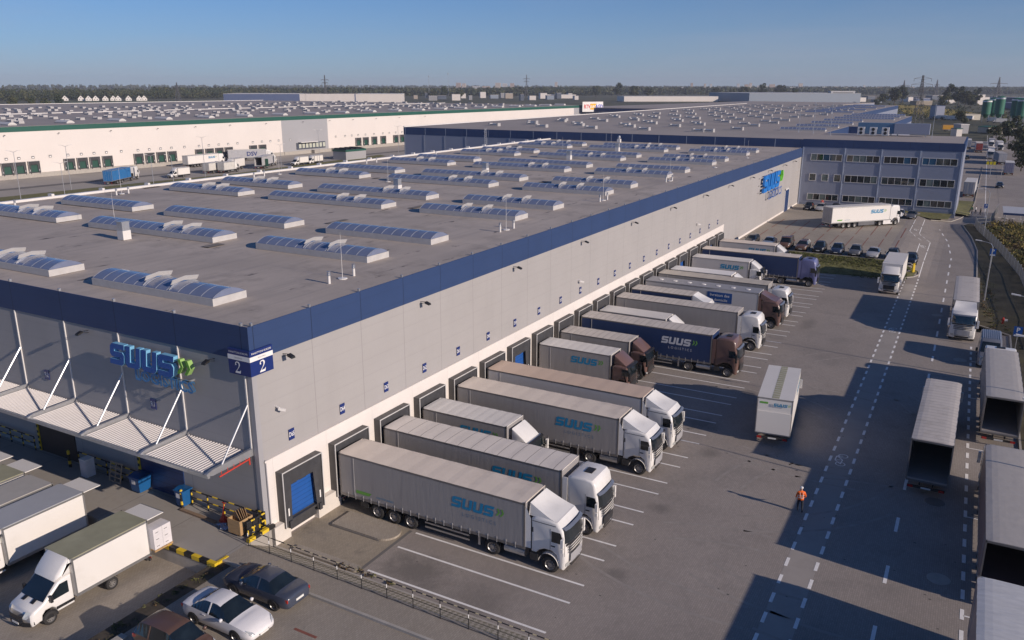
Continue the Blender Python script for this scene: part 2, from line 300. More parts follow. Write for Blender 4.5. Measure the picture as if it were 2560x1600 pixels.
# left yard between the halls
b = MB(); b.quad((-80,62.7,-.02), (560,62.7,-.02), (560,215,-.02), (-80,240,-.02)); st(b, 'left_yard', M('left_yard_surface', (.37,.335,.30), .9, var=.08, scale=.05, dirt=((.28,.26,.24), .5, .06)))
b = MB(); b.quad((40,166,.03), (205,164,.03), (232,170,.03), (236,176,.03), (150,169.5,.03), (128,172.5,.03), (40,178,.03)); b.quad((-40,150,.028), (40,150,.028), (40,178,.028), (-40,185,.028)); st(b, 'grass_strip', m_grass)
b = MB(); b.quad((60,193.6,.01), (60,190,.01), (140,185.6,.01), (300,176,.01), (300,179.6,.01), (140,189.4,.01)); st(b, 'asphalt_lane', M('lane_asphalt', (.16,.15,.145), .9, var=.1, scale=.2))
# faint tyre arcs and joint lines on the yard
ta = MB(); q_ = random.Random(4)
for i in range(34):
    cx, cy, r_ = q_.uniform(-2, 88), q_.uniform(-40, -12), q_.uniform(9, 22); a0 = q_.uniform(0, 6.28); sp = q_.uniform(.4, 1.1)
    for off_ in (0, 1.9):
        for j in range(14):
            t0, t1 = a0+sp*j/14, a0+sp*(j+1)/14; P = [(cx+(r_+off_+w_)*cos(t), cy+(r_+off_+w_)*sin(t)) for t, w_ in ((t0,0), (t1,0), (t1,.22), (t0,.22))]
            if all(.5 < p[0] < 92 and -35.8 < p[1] < -7 for p in P): ta.add([(p[0], p[1], .0055) for p in P], [(0,1,2,3)])
st(ta, 'tyre_marks', M('tyre_mark_grey', (.30,.27,.245), .85, var=.15, scale=1.5))
# islands beside the first docks
isl = MB()
def island(mb, x0, x1, y0, y1, h=.14):
    r = (x1-x0)/2; pts = [(x0,y0), (x0,y1+r)]+[(x0+r-r*cos(t), y1+r-r*sin(t)) for t in [pi*i/10 for i in range(1, 10)]]+[(x1,y1+r), (x1,y0)]
    mb.prism(pts, 0.002, h, 'z'); return pts
for k in (1,):
    island(isl, 3.78, 5.62, -1.75, -6.25)
island(isl, .36, .95, -1.7, -6.6)
st(isl, 'traffic_island', m_pav2)
b = MB(); b.box(.25, 5.7, -6.62, -6.42, .004, .012); b.box(3.7, 3.78, -5.5, -1.7, .004, .05); b.box(3.7, 5.2, -1.74, -1.62, .004, .05); st(b, 'drain_channel', m_ydash)
# ---- markings, one sheet
mk = MB()
def line(x0, y0, x1, y1, w=.12, dz=.012, n=1):
    d = Vector((x1-x0, y1-y0, 0)); L = d.length; d.normalize(); p = Vector((-d.y, d.x, 0))*w/2; k = max(n, int(L/2.5) if x1 > 90 or x0 > 90 else 1)
    for i in range(k):
        a = Vector((x0, y0, 0))+d*L*i/k; c = Vector((x0, y0, 0))+d*L*(i+1)/k
        q = [a-p, c-p, c+p, a+p]; mk.add([(v.x, v.y, gz(v.x, v.y)+dz) for v in q], [(0,1,2,3)])
for k in range(0, 21):
    cx = 2.37+4.664*k
    for s in (-1, 1): line(cx+s*1.42, -6.9 if k < 2 else -7.5, cx+s*1.42, -18.3, .15)
def dashes(pts, on, off, w, start=0.):
    acc = start
    for (x0, y0), (x1, y1) in zip(pts, pts[1:]):
        L = math.hypot(x1-x0, y1-y0); t = acc
        while t < L:
            a, b_ = max(t, 0)/L, min(t+on, L)/L
            if b_ > a: line(x0+(x1-x0)*a, y0+(y1-y0)*a, x0+(x1-x0)*b_, y0+(y1-y0)*b_, w)
            t += on+off
        acc = t-L
dashes([(-5,-27.67), (98,-27.35)], .98, 1.0, .19, .3); dashes([(-5,-29.25), (98,-29.0)], .98, 1.0, .19, .6)
line(98, -27.35, 101, -27.5); line(98.5, -29, 104.5, -28.95)
for (a, b_) in (((104.8,-27.67), (112.5,-27.6)), ((115,-27.5), (124,-27.4)), ((113.5,-27.55), (114.3,-27.52)), ((104.5,-28.95), (110,-28.9)), ((111,-28.9), (118,-28.9)), ((119,-28.9), (127.5,-28.87)), ((134.2,-25.03), (142,-25)), ((143.5,-25), (151.7,-24.93)), ((133.9,-26.69), (142,-26.6)), ((143.5,-26.6), (152,-26.52)),
                ((127.5,-27.4), (128.9,-26.8)), ((129.8,-26.3), (131.4,-25.9)), ((132.2,-25.6), (134,-25.1)), ((127.7,-28.8), (129.2,-28.2)), ((130.2,-27.9), (131.4,-27.4)), ((132.1,-27.1), (133.7,-26.7))): line(*a, *b_)
dashes([(-8,-32.75), (60,-32.85)], 2.0, 4.3, .2, 3.15); dashes([(60,-32.85), (116,-32.55), (130.6,-31.5), (143.8,-29.6), (149,-29.6)], 2.4, 3.4, .2, 2)
dashes([(-8,-36.8), (66,-36.2)], 1.0, 1.0, .2, .5)
for x, yy in ((12.9,-36.7), (24.6,-36.6), (36.5,-36.5), (48.5,-36.4), (60,-36.3)): line(x, yy, x, yy-2.6, .12)
for x0, x1, yy in ((165,520,-37.1), (165,520,-45.1)): line(x0, yy, x1, yy, .15)
dashes([(172,-41.1), (400,-40.9)], 2.5, 4, .18)
for i in range(9): line(167.6, -36.9-i*1.25, 167.6, -37.5-i*1.25, .5)
for x in range(180, 250, 3): line(x, -45.1, x+1, -50, .12)
# bicycle-and-walker symbols between the dashed lines
def icon(cx, cy, z=1.):
    for s in (-1, 1):
        pts = [(cx+.75*z*s+.33*z*cos(t), cy+.33*z*sin(t)) for t in [2*pi*i/10 for i in range(11)]]
        for a, b_ in zip(pts, pts[1:]): line(*a, *b_, .07)
    for a, b_ in (((-.75,0), (-.2,.45)), ((-.2,.45), (.6,.42)), ((.6,.42), (.75,0)), ((-.2,.45), (.05,-.05)), ((.05,-.05), (.6,.42)), ((-.75,0), (.05,-.05))): line(cx+a[0]*z, cy+a[1]*z, cx+b_[0]*z, cy+b_[1]*z, .08)
for c in ((29.5,-28.35), (68.2,-28.35), (100.4,-28.25), (137,-26), (122,-28.1)): icon(*c)
st(mk, 'road_markings', m_mark)
b = MB(); b.quad((-8,-29.3,.004), (94,-29.05,.004), (94,-27.4,.004), (-8,-27.6,.004)); st(b, 'cycle_lane', M('cycle_lane_surface', (.33,.30,.275), .85, var=.08, scale=.3, dirt=((.24,.22,.2), .5, .5)))
m_oil = M('oil_stain', (.10,.09,.08), .6, var=.3, scale=3)
so_ = MB(); q_ = random.Random(12)
for i in range(420):
    if i < 260: k = q_.randint(0, 20); x = 2.37+4.664*k+q_.gauss(0, .75); yy = q_.uniform(-17.5, -2) if i % 3 else q_.uniform(-19, -15)
    else: x = q_.uniform(2, 92); yy = q_.uniform(-38, -18)
    r_ = q_.uniform(.02, .06)*(1.5 if i % 9 == 0 else 1); n_ = 9; so_.add([(x+r_*(.85+.3*q_.random())*cos(2*pi*j/n_)*1.0, yy+r_*(.85+.3*q_.random())*sin(2*pi*j/n_)*1.3, .0075) for j in range(n_)], [tuple(range(n_))])
o_ = st(so_, 'oil_spots', m_oil)
rm = MB()
for i in range(10):
    x = 116.5+i*0.0; yy = -2.2-i*2.45
    for (x0, x1) in ((112.5, 122.8), (125.5, 137)) if i < 10 else ((112.5, 122.8),):
        n = 5
        for k in range(n):
            a, b_ = x0+(x1-x0)*k/n, x0+(x1-x0)*(k+1)/n; rm.quad((a,yy-.07,gz(a,yy)+.018), (b_,yy-.07,gz(b_,yy)+.018), (b_,yy+.07,gz(b_,yy)+.018), (a,yy+.07,gz(a,yy)+.018))
rm.box(-6.25, -6.1, -9.6, -8.2, 1.19, 1.2); rm.box(-9.4, -9.25, -3.6, -1.4, 1.19, 1.2)
st(rm, 'bay_markings', m_redm)
# grass island and verge
g = MB(); pts = [(94.6,-8), (94.6,-16.4), (95.3,-24), (98.2,-28.2), (101.5,-28.6), (102.6,-27.2), (102.9,-24), (103.2,-8)]
g.add([(a,b_,gz(a,b_)+.1) for a, b_ in pts]+[(99,-16,gz(99,-16)+.14), (99,-24,gz(99,-24)+.12)], [(0,1,8), (1,2,9,8), (2,3,9), (3,4,9), (4,5,9), (5,6,9), (6,7,8,9), (7,0,8)])
g.add([(104,0,1.28), (102.9,0,1.28), (103.2,-8,1.33), (94.6,-8,.1), (94.6,0,.1)], [(4,3,2,1)])
g.add([(158.5,-22,1.34), (161.3,-22,1.34), (161.3,-31,1.3), (155,-30.5,1.0), (153,-27.5,1.2)], [(0,1,2,3,4)])
g.add([(165,-30.5,1.2), (172,-30.5,1.0), (172,-34.2,.6), (165,-34.2,.7)], [(3,2,1,0)]); g.add([(176,-30.5,.3), (196,-30.5,.1), (196,-34.8,.1), (176,-34.4,.2)], [(3,2,1,0)])
st(g, 'grass_island', m_grass)
kb = MB()
def kerb(pts, w=.16, h=.13):
    for (x0, y0), (x1, y1) in zip(pts, pts[1:]):
        kb.bar((x0,y0,gz(x0,y0)+h/2), (x1,y1,gz(x1,y1)+h/2), w, h)
kerb([(94.5,-8), (94.5,-16.4), (95.2,-24.1), (96.5,-26.8), (98.1,-28.3), (100,-28.9), (101.6,-28.7), (102.7,-27.2), (103,-24)]); kerb([(103.3,-8), (103.3,-24)])
VK = [(66,-39.9), (72,-39.9), (73.6,-38.4), (75,-36.75), (90,-36.4), (105,-36.3), (124.4,-36.1), (138,-35), (147,-33.9), (152,-33.3), (154.4,-34.2), (155,-37.6)]
kerb(VK); kerb([(-8,-39.95), (66,-39.95)]); kerb([(153,-27.5), (156,-31), (161.5,-32.5), (172,-34.3), (196,-34.9), (300,-36)])
st(kb, 'road_kerb', m_conc)
v = MB(); out = [(66,-62), (72,-62), (78,-62), (84,-62), (92,-62), (105,-62), (124,-62), (138,-55), (147,-50), (152,-42), (154.5,-39.5), (155,-38)]
top = [(a, b_, gz(a, b_)+.12) for a, b_ in VK]
fx = [(66,-43.5), (72,-43.3), (75,-43.1), (80,-42.9), (92,-42.2), (105,-41.6), (124,-39.3), (138,-37.3), (147,-35.8), (152,-35.3), (154.5,-35.0), (155,-37.7)]
v.add(top+[(a, b_, .5) for a, b_ in fx], [(i, i+1, i+13, i+12) for i in range(11)])
v.quad((-40,-39.95,.1), (-40,-43.9,.4), (66,-43.5,.5), (66,-39.95,.13))
st(v, 'verge', M('verge_ground', (.085,.072,.04), .95, var=.4, scale=.35, bump=.6, fine=9, dirt=((.14,.12,.045), .9, .12)))
b = MB(); b.quad((-40,-43.9,.35), (-40,-140,.2), (150,-140,.2), (155,-52,.3), (155,-38.2,.45), (147,-36,.5), (124,-39.4,.5), (105,-41.7,.5), (66,-43.6,.5)); st(b, 'meadow', M('meadow_ground', (.10,.09,.03), .95, var=.4, scale=.4, dirt=((.05,.05,.02), .8, .15)))

# ================= main warehouse
H, HF, HB, L_, W_ = 13.7, 11.72, 5.42, 161.4, 62.6
wh = thing('warehouse', 'long grey logistics hall with navy fascia, dock row and barrel skylights', 'warehouse', (0, 0, 0))
b = MB(); b.box(0, L_, 0, W_, -.4, HF); b.build('wall', m_clad, wh)
b = MB()
b.box(-.06, L_, -.06, 0, HF-.02, H+.0); b.box(-.06, 0, 0, W_, HF-.02, H); b.box(0, L_, W_, W_+.06, HF, H); b.build('fascia', m_blue, wh)
b = MB(); b.quad((0,0,H-.06), (L_,0,H-.06), (L_,W_,H-.16), (0,W_,H-.16)); b.build('roof', m_roof, wh)
b = MB(); b.box(.0, L_, W_-.5, W_+.12, H-.15, H+.12)
for i in range(24): b.box(8+i*6.7, 8.35+i*6.7, W_-.55, W_+.2, H+.12, H+.4)
b.build('gutter_parapet', m_wtrim, wh)
boxes('gutter_head', [(.14+4.664*k+.1, .14+4.664*k+.23, -.04, .1, H, H+.17) for k in range(35)]+[(-.05, .1, .45+5.5*k, .6+5.5*k, H, H+.17) for k in range(11)], m_galv, wh)
b = MB(); b.box(.42, 99.4, -.09, 0, -.4, HB); b.box(99.4, 146.4, -.05, 0, .9, 1.66); b.box(151, L_, -.05, 0, .9, 1.6); b.box(.3, 99.4, -.12, -.09, HB-.1, HB+.02); b.build('base_band', [m_band], wh)
b = MB(); b.box(-.03, .34, -.03, 0, 1.3, HF-.02); b.box(-.03, 0, 0, .3, 1.3, HF-.02); b.box(.36, .42, -.11, 0, 1.3, HB+.05); b.build('corner_trim', M('corner_grey', (.36,.355,.37), .4, var=.03), wh)
# concrete foot of the dock wall with openings under each door
boxes('dock_plinth', [(1.05+4.664*k+3.0, 1.05+4.664*k+4.664+.45, -.5, -.1, -.3, 1.18) for k in range(21)]+[(.26, 1.55, -.5, -.1, -.3, 1.18)], M('plinth_concrete', (.66,.62,.57), .7, var=.06), wh)
# front: cover strips
boxes('cover_strip', [(-.07, 0, .5+5.5*k-.045, .5+5.5*k+.045, 6.3, HF-.03) for k in range(11)], m_wtrim, wh)
# dock shelter prototype (local: origin at wall, left edge of the opening frame)
SW, SH, SB, SD = 3.46, 4.46, .78, .55
def shelter(name, parent, loc, mdoor, rz=0., h=SH):
    sb_ = SB if parent is wh else .95
    t = MB(); t.box(0, SW, -SD, 0, h-.06, h); 
    t.box(0, .07, -SD, 0, sb_, h-.06); t.box(SW-.07, SW, -SD, 0, sb_, h-.06)
    o = t.build(name, m_blk2, parent, loc=loc); o.rotation_euler = (0, 0, rz)
    t = MB(); t.quad((.07,-SD+.06,sb_), (.62,-SD+.06,sb_), (.78,-SD+.12,h-1.0), (.07,-SD+.06,h-.06)); t.quad((SW-.62,-SD+.06,sb_), (SW-.07,-SD+.06,sb_), (SW-.07,-SD+.06,h-.06), (SW-.78,-SD+.12,h-1.0)); t.quad((.07,-SD+.05,h-.06), (.78,-SD+.13,h-1.05), (SW-.78,-SD+.13,h-1.05), (SW-.07,-SD+.05,h-.06))
    t.build('curtain', m_dark, o)
    t = MB(); t.box(-.005, .055, -SD-.02, -SD+.02, sb_, h+.01); t.box(.055, SW+.005, -SD-.02, -SD+.02, h-.05, h+.01); t.box(SW-.055, SW+.005, -SD-.02, -SD+.02, sb_, h-.05); t.build('edge_trim', M('shelter_edge', (.55,.54,.53), .5), o)
    t = MB(); t.box(.55, SW-.55, -.16, -.11, 1.15, h-.7); t.build('door', mdoor, o)
    t = MB(); t.box(.3, SW-.3, -.2, -.1, .3, 1.15); t.box(.55, SW-.55, -.42, -.2, .95, 1.1); t.box(.3, .55, -.62, -.1, .7, 1.15); t.box(SW-.55, SW-.3, -.62, -.1, .7, 1.15); t.build('dock_leveller', m_dark, o)
    t = MB(); t.box(.3, .4, -SD+.02, -SD+.04, 1.5, 2.0); t.box(SW-.4, SW-.3, -SD+.02, -SD+.04, 1.5, 2.0); t.build('guide_light', m_sw, o)
    t = MB()
    for s_ in (.9, 1.75): t.box(s_, s_+.6, -.175, -.16, h-1.25, h-1.0)
    t.build('door_window', m_black, o)
    return o
sh0 = shelter('dock_shelter', wh, (1.05, -.09, 0), m_bdoor)
for k in range(1, 21): dup(sh0, loc=(1.05+4.664*k, -.09, 0), parent=wh)
# skylights
def barrel(wd, y0, y1, zc=.47, rise=.4, vent=(), n=10, name='skylight', parent=None, loc=(0, 0, 0), gl=m_glaz, detail=True):
    s = MB(); s.box(0, wd, y0, y1, 0, zc)
    o = s.build(name, M('barrel_curb', (.50,.485,.475), .5, var=.08, scale=2), parent, loc=loc)
    g_ = MB(); L = y1-y0; nb = max(3, int(round(L/1.04)))
    Z = lambda u: zc+.01+rise*(1-(2*u-1)**2)
    g_.grid(lambda a, u: (.08+u*(wd-.16), y0+.03+a*(L-.06), Z(u)), 1, n)
    for e in (y0+.03, y1-.03): g_.add([(.08,e,zc+.01)]+[(.08+u*(wd-.16), e, Z(u)) for u in [i/n for i in range(n+1)]], [tuple(range(n+2))])
    g_.mat(1)
    if detail:
        for i in range(nb+1):
            yy = y0+.05+(L-.1)*i/nb; g_.grid(lambda a, u: (.08+u*(wd-.16), yy-.035+a*.07, Z(u)+.02), 1, n)
    g_.build('glazing', [gl, M('glazing_bar', (.62,.63,.66), .4)], o, smooth=False)
    for yv in vent:
        t = MB(); xm = wd/2
        for u0_, u1_ in ((.12, .5), (.5, .88)):
            za, zb_ = (0, .13) if u0_ < .4 else (.13, 0); c0 = zc+rise*.82; x0_, x1_ = u0_*wd, u1_*wd
            t.add([(x0_,yv,c0+za), (x1_,yv,c0+zb_), (x1_,yv-.22,c0+zb_+.3), (x0_,yv-.22,c0+za+.3), (x0_,yv+.05,c0+za), (x1_,yv+.05,c0+zb_), (x1_,yv-.17,c0+zb_+.32), (x0_,yv-.17,c0+za+.32)], [(0,1,2,3), (7,6,5,4), (3,2,6,7), (0,4,5,1), (0,3,7,4), (1,5,6,2)])
        t.mat(1); t.quad((.1,yv-.02,Z(.04)), (wd-.1,yv-.02,Z(.96)), (wd*.8,yv-.02,zc+rise), (wd*.2,yv-.02,zc+rise))
        t.build('vent_flap', [m_wtrans, m_galv], o)
    return o
SK = []
for i, x in enumerate((2.35, 17.1, 25.6, 40.3, 48.8, 63.2, 71.7, 86.3, 94.7, 109.6, 117.6, 133.2, 141.0)):
    for y0, y1, c in ((5.35, 17.0, 'a'), (22.1, 39.0, 'b'), (44.0, 56.4, 'c')):
        if i == 0 and c == 'b': y0, y1 = 21.8, 33.5
        fl = (y0+4.1, y0+6.6)
        if (i, c) in ((2, 'a'), (2, 'b'), (2, 'c'), (8, 'a'), (8, 'c'), (6, 'c'), (8, 'b'), (10, 'b')): fl = ()
        barrel(2.7, y0, y1, vent=fl, parent=wh, loc=(x, 0, H-.07))
# front canopy of corrugated sheet on steel beams
cn = MB()
for i in range(0, 9):
    y0 = .62+5.5*i; n = 22
    for j in range(n): a = y0+j*(5.3/n); cn.add([(-3.2,a,5.93), (-.1,a,5.98), (-.1,a+.11,5.98), (-3.2,a+.11,5.93), (-3.2,a+.02,6.01), (-.1,a+.02,6.06), (-.1,a+.09,6.06), (-3.2,a+.09,6.01)], [(3,2,1,0),(4,5,6,7),(0,1,5,4),(1,2,6,5),(2,3,7,6),(3,0,4,7)])
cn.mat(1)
for i in range(0, 9): y0 = .62+5.5*i; cn.quad((-3.2,y0,5.9), (-.1,y0,5.95), (-.1,y0+5.35,5.95), (-3.2,y0+5.35,5.9))  # dark sheet below the slats paints the shade seen in their gaps
can = cn.build('canopy', [M('canopy_sheet', (.66,.63,.62), .4, var=.03), M('canopy_gap_shade', (.09,.09,.12), .6)], wh)
b = MB()
for i in range(0, 10): yy = .5+5.5*i; b.prism([(0,6.3), (-3.0,6.2), (-3.4,6.08), (-3.4,5.98), (-3.0,5.85), (0,5.85)], yy-.09, yy+.09, 'y'); b.tube((-.05,yy,9.0), (-2.25,yy,6.2), .06, 6)
b.box(-3.36, -3.2, .4, 50.2, 5.8, 6.0); b.build('beam', m_galv, can)
# front doors
for i, (yy, dark) in enumerate(((6.8, 0), (17.8, 1), (28.8, 0), (39.8, 0))):
    b = MB(); b.box(-.05, 0, yy, yy+4.1, 1.3, 5.4); b.mat(1)
    for s_ in range(4): b.box(-.065, -.05, yy+.45+s_*.9, yy+.95+s_*.9, 3.5, 3.75)
    b.build('sectional_door', [M('brown_shutter', (.05,.035,.03), .6) if dark else m_dkdoor, M('door_pane', (.12,.15,.22), .3)], wh)
    b = MB(); b.box(-.12, 0, yy+4.12, yy+4.3, 1.3, 5.6); b.mat(1)
    for s_ in range(9): b.box(-.13, -.12, yy+4.12, yy+4.3, 1.4+s_*.42, 1.6+s_*.42)
    b.build('door_post', [m_yp, m_bp], wh)
# corner downpipe, tall side door at the far end
b = MB(); b.box(146.6, 150.3, -.08, 0, 1.3, 5.8); b.build('side_door', m_dkdoor, wh); b = MB(); b.box(146.3, 146.6, -.12, 0, 1.3, 6.1); b.box(150.3, 150.6, -.12, 0, 1.3, 6.1); b.box(146.3, 150.6, -.12, 0, 5.8, 6.1); b.build('door_frame', m_wtrim, wh)

# ================= rear hall with office block
rh = thing('distribution_hall', 'huge hall behind, navy parapet, roof full of small boxy skylights', 'warehouse', (161.4, 0, 0))
ox = 161.4
poly = [(0,0), (70,0), (70,-9), (178,-9), (178,14), (390,14), (390,108.5), (0,108.5)]
b = MB(); b.prism(poly, -.4, 13.5, 'z'); b.build('wall', m_bluecl, rh)
b = MB(); b.prism([(a, c) for a, c in [(-.05,-.05), (70.05,-.05), (70.05,-9.05), (178.05,-9.05), (178.05,13.95), (390.05,13.95), (390.05,108.6), (-.05,108.6)]], 13.5, 15.45, 'z'); b.build('fascia', m_blue, rh)
b = MB(); b.prism([(.2,.2), (70.2,.2), (70.2,-8.8), (177.8,-8.8), (177.8,14.2), (389.8,14.2), (389.8,108.3), (.2,108.3)], 15.45, 15.5, 'z'); b.build('roof', m_roof2, rh)
boxes('cover_strip', [(-.07, -.05, 5.9+6.8*i, 6.05+6.8*i, 13.5, 15.4) for i in range(16)]+[(-.1, -.05, 67.4+6.8*i, 67.6+6.8*i, .5, 13.4) for i in range(7)], M('pale_joint', (.30,.34,.42), .4), rh)
b = MB(); b.box(0, 390, 108.3, 108.7, 15.5, 15.75); b.build('roof_edge', m_wtrim, rh)
of = thing('office_block', 'three-storey blue-grey office block with ribbon windows beyond the car park', 'office', (161.4, 0, 0))
b = MB(); b.box(0, 28, -31.5, -.02, -.4, 13.9); b.build('wall', m_bluecl, of)
b = MB(); b.box(-.06, 28.05, -31.56, -.02, 13.9, 15.55); b.build('fascia', m_blue, of)
b = MB(); b.box(.3, 27.7, -31.2, -.1, 15.55, 15.58); b.build('roof', m_roof2, of)
boxes('downpipe', [(-.12, 0, yy-.09, yy+.09, 1.3, 13.9) for yy in (-.25, -8.9, -16.25, -23.65, -31.3)], M('pipe_pale', (.42,.47,.56), .4), of)
mts = [m_glass, M('blue_blind', (.02,.09,.17), .4), M('pale_blind', (.13,.16,.15), .4, var=.3), M('dark_glass', (.012,.016,.02), .05, var=.5, coat=1), M('green_blind', (.08,.22,.07), .5)]
def window(y0, y1, z0, z1, n, seed):
    f = MB(); e = .1
    f.box(-.1, 0, y0, y1, z0, z0+e); f.box(-.1, 0, y0, y1, z1-e, z1); f.box(-.1, 0, y0, y0+e, z0+e, z1-e); f.box(-.1, 0, y1-e, y1, z0+e, z1-e)
    for i in range(1, n): yy = y0+(y1-y0)*i/n; f.box(-.085, 0, yy-.035, yy+.035, z0+e, z1-e)
    o = f.build('window', m_wtrim, of); p = MB(); q = random.Random(seed)
    for i in range(n): p.mat(q.choice((0, 3, 3, 2, 0, 0, 3)) if q.random() > .08 else 1); p.box(-.05, -.02, y0+(y1-y0)*i/n, y0+(y1-y0)*(i+1)/n, z0+.02, z1-.02)
    p.build('pane', mts, o)
for r_, (z0, z1) in enumerate(((11.0, 12.5), (6.6, 8.2), (2.4, 3.85))):
    for c, (y1, y0) in enumerate(((-1.95,-8.5), (-9.35,-15.95), (-16.75,-23.25), (-24.1,-30.65))):
        if r_ == 1 and c == 0:
            for yy in (-2.0, -4.6, -7.15): window(yy-1.45, yy, z0, z1, 1, int(-yy*10))
        else: window(y0, y1, z0, z1, 5, r_*9+c)
b = MB(); b.box(-.02, -.0, -31.4, -.2, .2, 1.7); b.build('plinth', M('plinth_blue_grey', (.2,.23,.3), .6), of)
# roof boxes on both halls (skylight units)
def unit(parent, name='skylight', L=3.2, loc=(0, 0, 0), rz=0.):
    s = MB(); s.box(0, 1.7, 0, L, 0, .4); s.box(.05, 1.65, 0, .5, .4, .85); s.box(.05, 1.65, L-.5, L, .4, .85)
    o = s.build(name, M('skylight_curb', (.42,.41,.41), .5), parent, loc=loc); t = MB(); t.box(.1, 1.6, .5, L-.5, .45, .62); t.build('glazing', m_glaz, o); return o
u0 = unit(rh, loc=(17, 25, 15.5))
pos = []
for i in range(16):
    for j in range(5):
        x = 17+i*22.5; yy = 18+j*15.2+(0 if i % 2 else 1.2)
        for (dx, dy, p) in ((0, 8, .9), (-9.5, 3.2, .8)):
            if rnd.random() < p and (x+dx > 8) and x < 380 and yy+dy < 104: pos.append((x+dx+rnd.uniform(-.6, .6), yy+dy+rnd.uniform(-.4, .4)))
pos.sort(key=lambda p: p[0]); 
for p in pos[:95]: dup(u0, loc=(p[0], p[1], 15.5), parent=rh)
sm = MB(); sg = MB()
for p in pos[95:]: sm.box(p[0], p[0]+1.7, p[1], p[1]+3.2, 15.5, 16.2)
o = sm.build('far_skylights', M('skylight_curb', (.42,.41,.41), .5), rh); o['kind'] = 'stuff'
for i, x in enumerate((36, 57.5, 81, 104, 126, 148, 170)): barrel(2.4, 1.2 if i < 2 else -7 if i > 3 else .5, 12.6, parent=rh, loc=(x, 0, 15.5), rise=.5, zc=.35)
for i in range(8): barrel(2.4, 24 if i % 2 else 16, 36, parent=rh, loc=(200+22*i, 0, 15.5), rise=.5, zc=.35, detail=False)
# ================= left white hall (slightly turned)
lh = thing('white_hall', 'huge white hall with dark green fascia across the left yard', 'warehouse', (109.4, 213.55, 0), R(-3.43))
b = MB(); b.box(-130, 105, 0, 300, -.4, 13.5); b.box(130, 346, 0, 300, -.4, 13.5); b.build('wall', m_whall, lh)
boxes('grey_wall', [(105, 130, -.05, 299, -.4, 13.5), (346, 357, -.05, 299, -.4, 13.5)], m_ghall, lh)
b = MB(); b.box(-130.1, 357, -.12, 300, 13.5, 14.95); b.build('fascia', m_green, lh)
b = MB(); b.box(-130, 357, .1, 299.8, 14.95, 15.0); b.build('roof', m_roof2, lh)
b = MB(); b.box(-130, 357, 110, 110.6, 15, 15.3); b.box(-130, 357, 299.2, 299.9, 15, 15.3); b.build('parapet', m_wtrim, lh)
sxs = [-2.2, 1.4, 5.5, 16.4, 20.6, 24.7, 29, 40.1, 44.3, 48.6, 52.9, 64.1, 68.4, 72.7, 76.9, 88.3, 92.8, 146.3, 151.1, 156.7, 162.7, 171.5, 176.1]
s1 = shelter('dock_shelter', lh, (sxs[0], 0, .35), m_gdoor)
for x in sxs[1:]: dup(s1, loc=(x, 0, .35), parent=lh)
b = MB(); xx = -30.
b.box(-130, 105, -.6, -.05, -.3, 1.3); b.box(105.2, 190, -.6, -.06, -.3, 1.3); b.build('dock_plinth', m_conc, lh)
# office bay in the grey panel
b = MB(); b.box(112, 128, -.3, -.05, 1.8, 4.4); b.build('office_front', M('slate_panel', (.07,.08,.11), .5), lh)
b = MB()
for i in range(8): b.box(113.2+i*1.9, 114.5+i*1.9, -.36, -.3, 2.3 if i % 3 else 2.3, 4.0)
b.build('window', M('pale_glass', (.50,.52,.44), .3), lh)  # panes in one even pale colour
b = MB(); b.box(113, 122.3, -2, -.05, 4.5, 4.8); b.build('canopy', m_wtrim, lh)
for x in (119.5, 131):
    b = MB()
    for i in range(6): b.box(x+i*.5, x+i*.5+.5, -2.5, -.6, -.2, 1.3-i*.22)
    b.build('steps', m_conc, lh)
# its roof: barrels along the front edge, boxes behind
for i in range(23): barrel(2.6, 8.5, 15.5, parent=lh, loc=(-48+i*18.0, 0, 15.0), rise=.55, zc=.35, detail=False, gl=m_wtrans)
u1 = unit(lh, loc=(5, 30, 15))
P = []
for i in range(40):
    for j in range(16):
        if rnd.random() < .62: P.append((-60+i*11+rnd.uniform(-2.5, 2.5), 20+j*12+rnd.uniform(-3, 3)))
P = [p for p in P if abs(p[1]-110) > 4 and p[0] < 350]; P.sort(key=lambda p: p[1]*1.0+abs(p[0]-60)*.25)
for p in P[:75]: dup(u1, loc=(p[0], p[1], 15.0), parent=lh)
sm = MB()
for p in P[75:]: sm.box(p[0], p[0]+1.7, p[1], p[1]+3.0, 15, 15.55+rnd.random()*.4)
o = sm.build('far_skylights', M('skylight_curb', (.42,.41,.41), .5), lh); o['kind'] = 'stuff'
# ================= vehicles
def paint(name, col, rough=.32, **k): return M(name, col, rough, var=.03, coat=.4, scale=.8, dirt=(tuple(c*.6 for c in col), .25, 1.5), **k)
p_white = paint('white_truck_paint', (.80,.78,.75)); p_brown = paint('brown_truck_paint', (.16,.095,.08)); p_violet = paint('violet_truck_paint', (.16,.17,.33)); p_navy = paint('navy_truck_paint', (.03,.06,.17))
c_grey = M('grey_curtain', (.315,.30,.295), .5, var=.07, scale=.7, bump=.35, fine=1.6, stretch=(3, 1, .4)); c_navy = M('navy_curtain', (.016,.038,.115), .45, var=.06, scale=.7, bump=.35, fine=1.6, stretch=(3, 1, .4)); c_white = M('white_box_side', (.76,.73,.69), .4, var=.025, scale=.3, dirt=((.5,.47,.4), .25, .5))
c_lgrey = M('pale_grey_box_side', (.50,.49,.50), .4, var=.03, scale=.3)
r_beige = M('beige_trailer_roof', (.72,.63,.54), .6, var=.06, scale=.5, dirt=((.42,.35,.29), .45, .35)); r_white = M('white_box_roof', (.70,.67,.63), .55, var=.05, scale=.4, dirt=((.45,.42,.36), .4, .4))
r_grey = M('grey_trailer_roof', (.45,.42,.39), .6, var=.08, scale=.5, dirt=((.25,.23,.2), .55, .5), stretch=(3, 1, 1), bump=.4, fine=1.2)
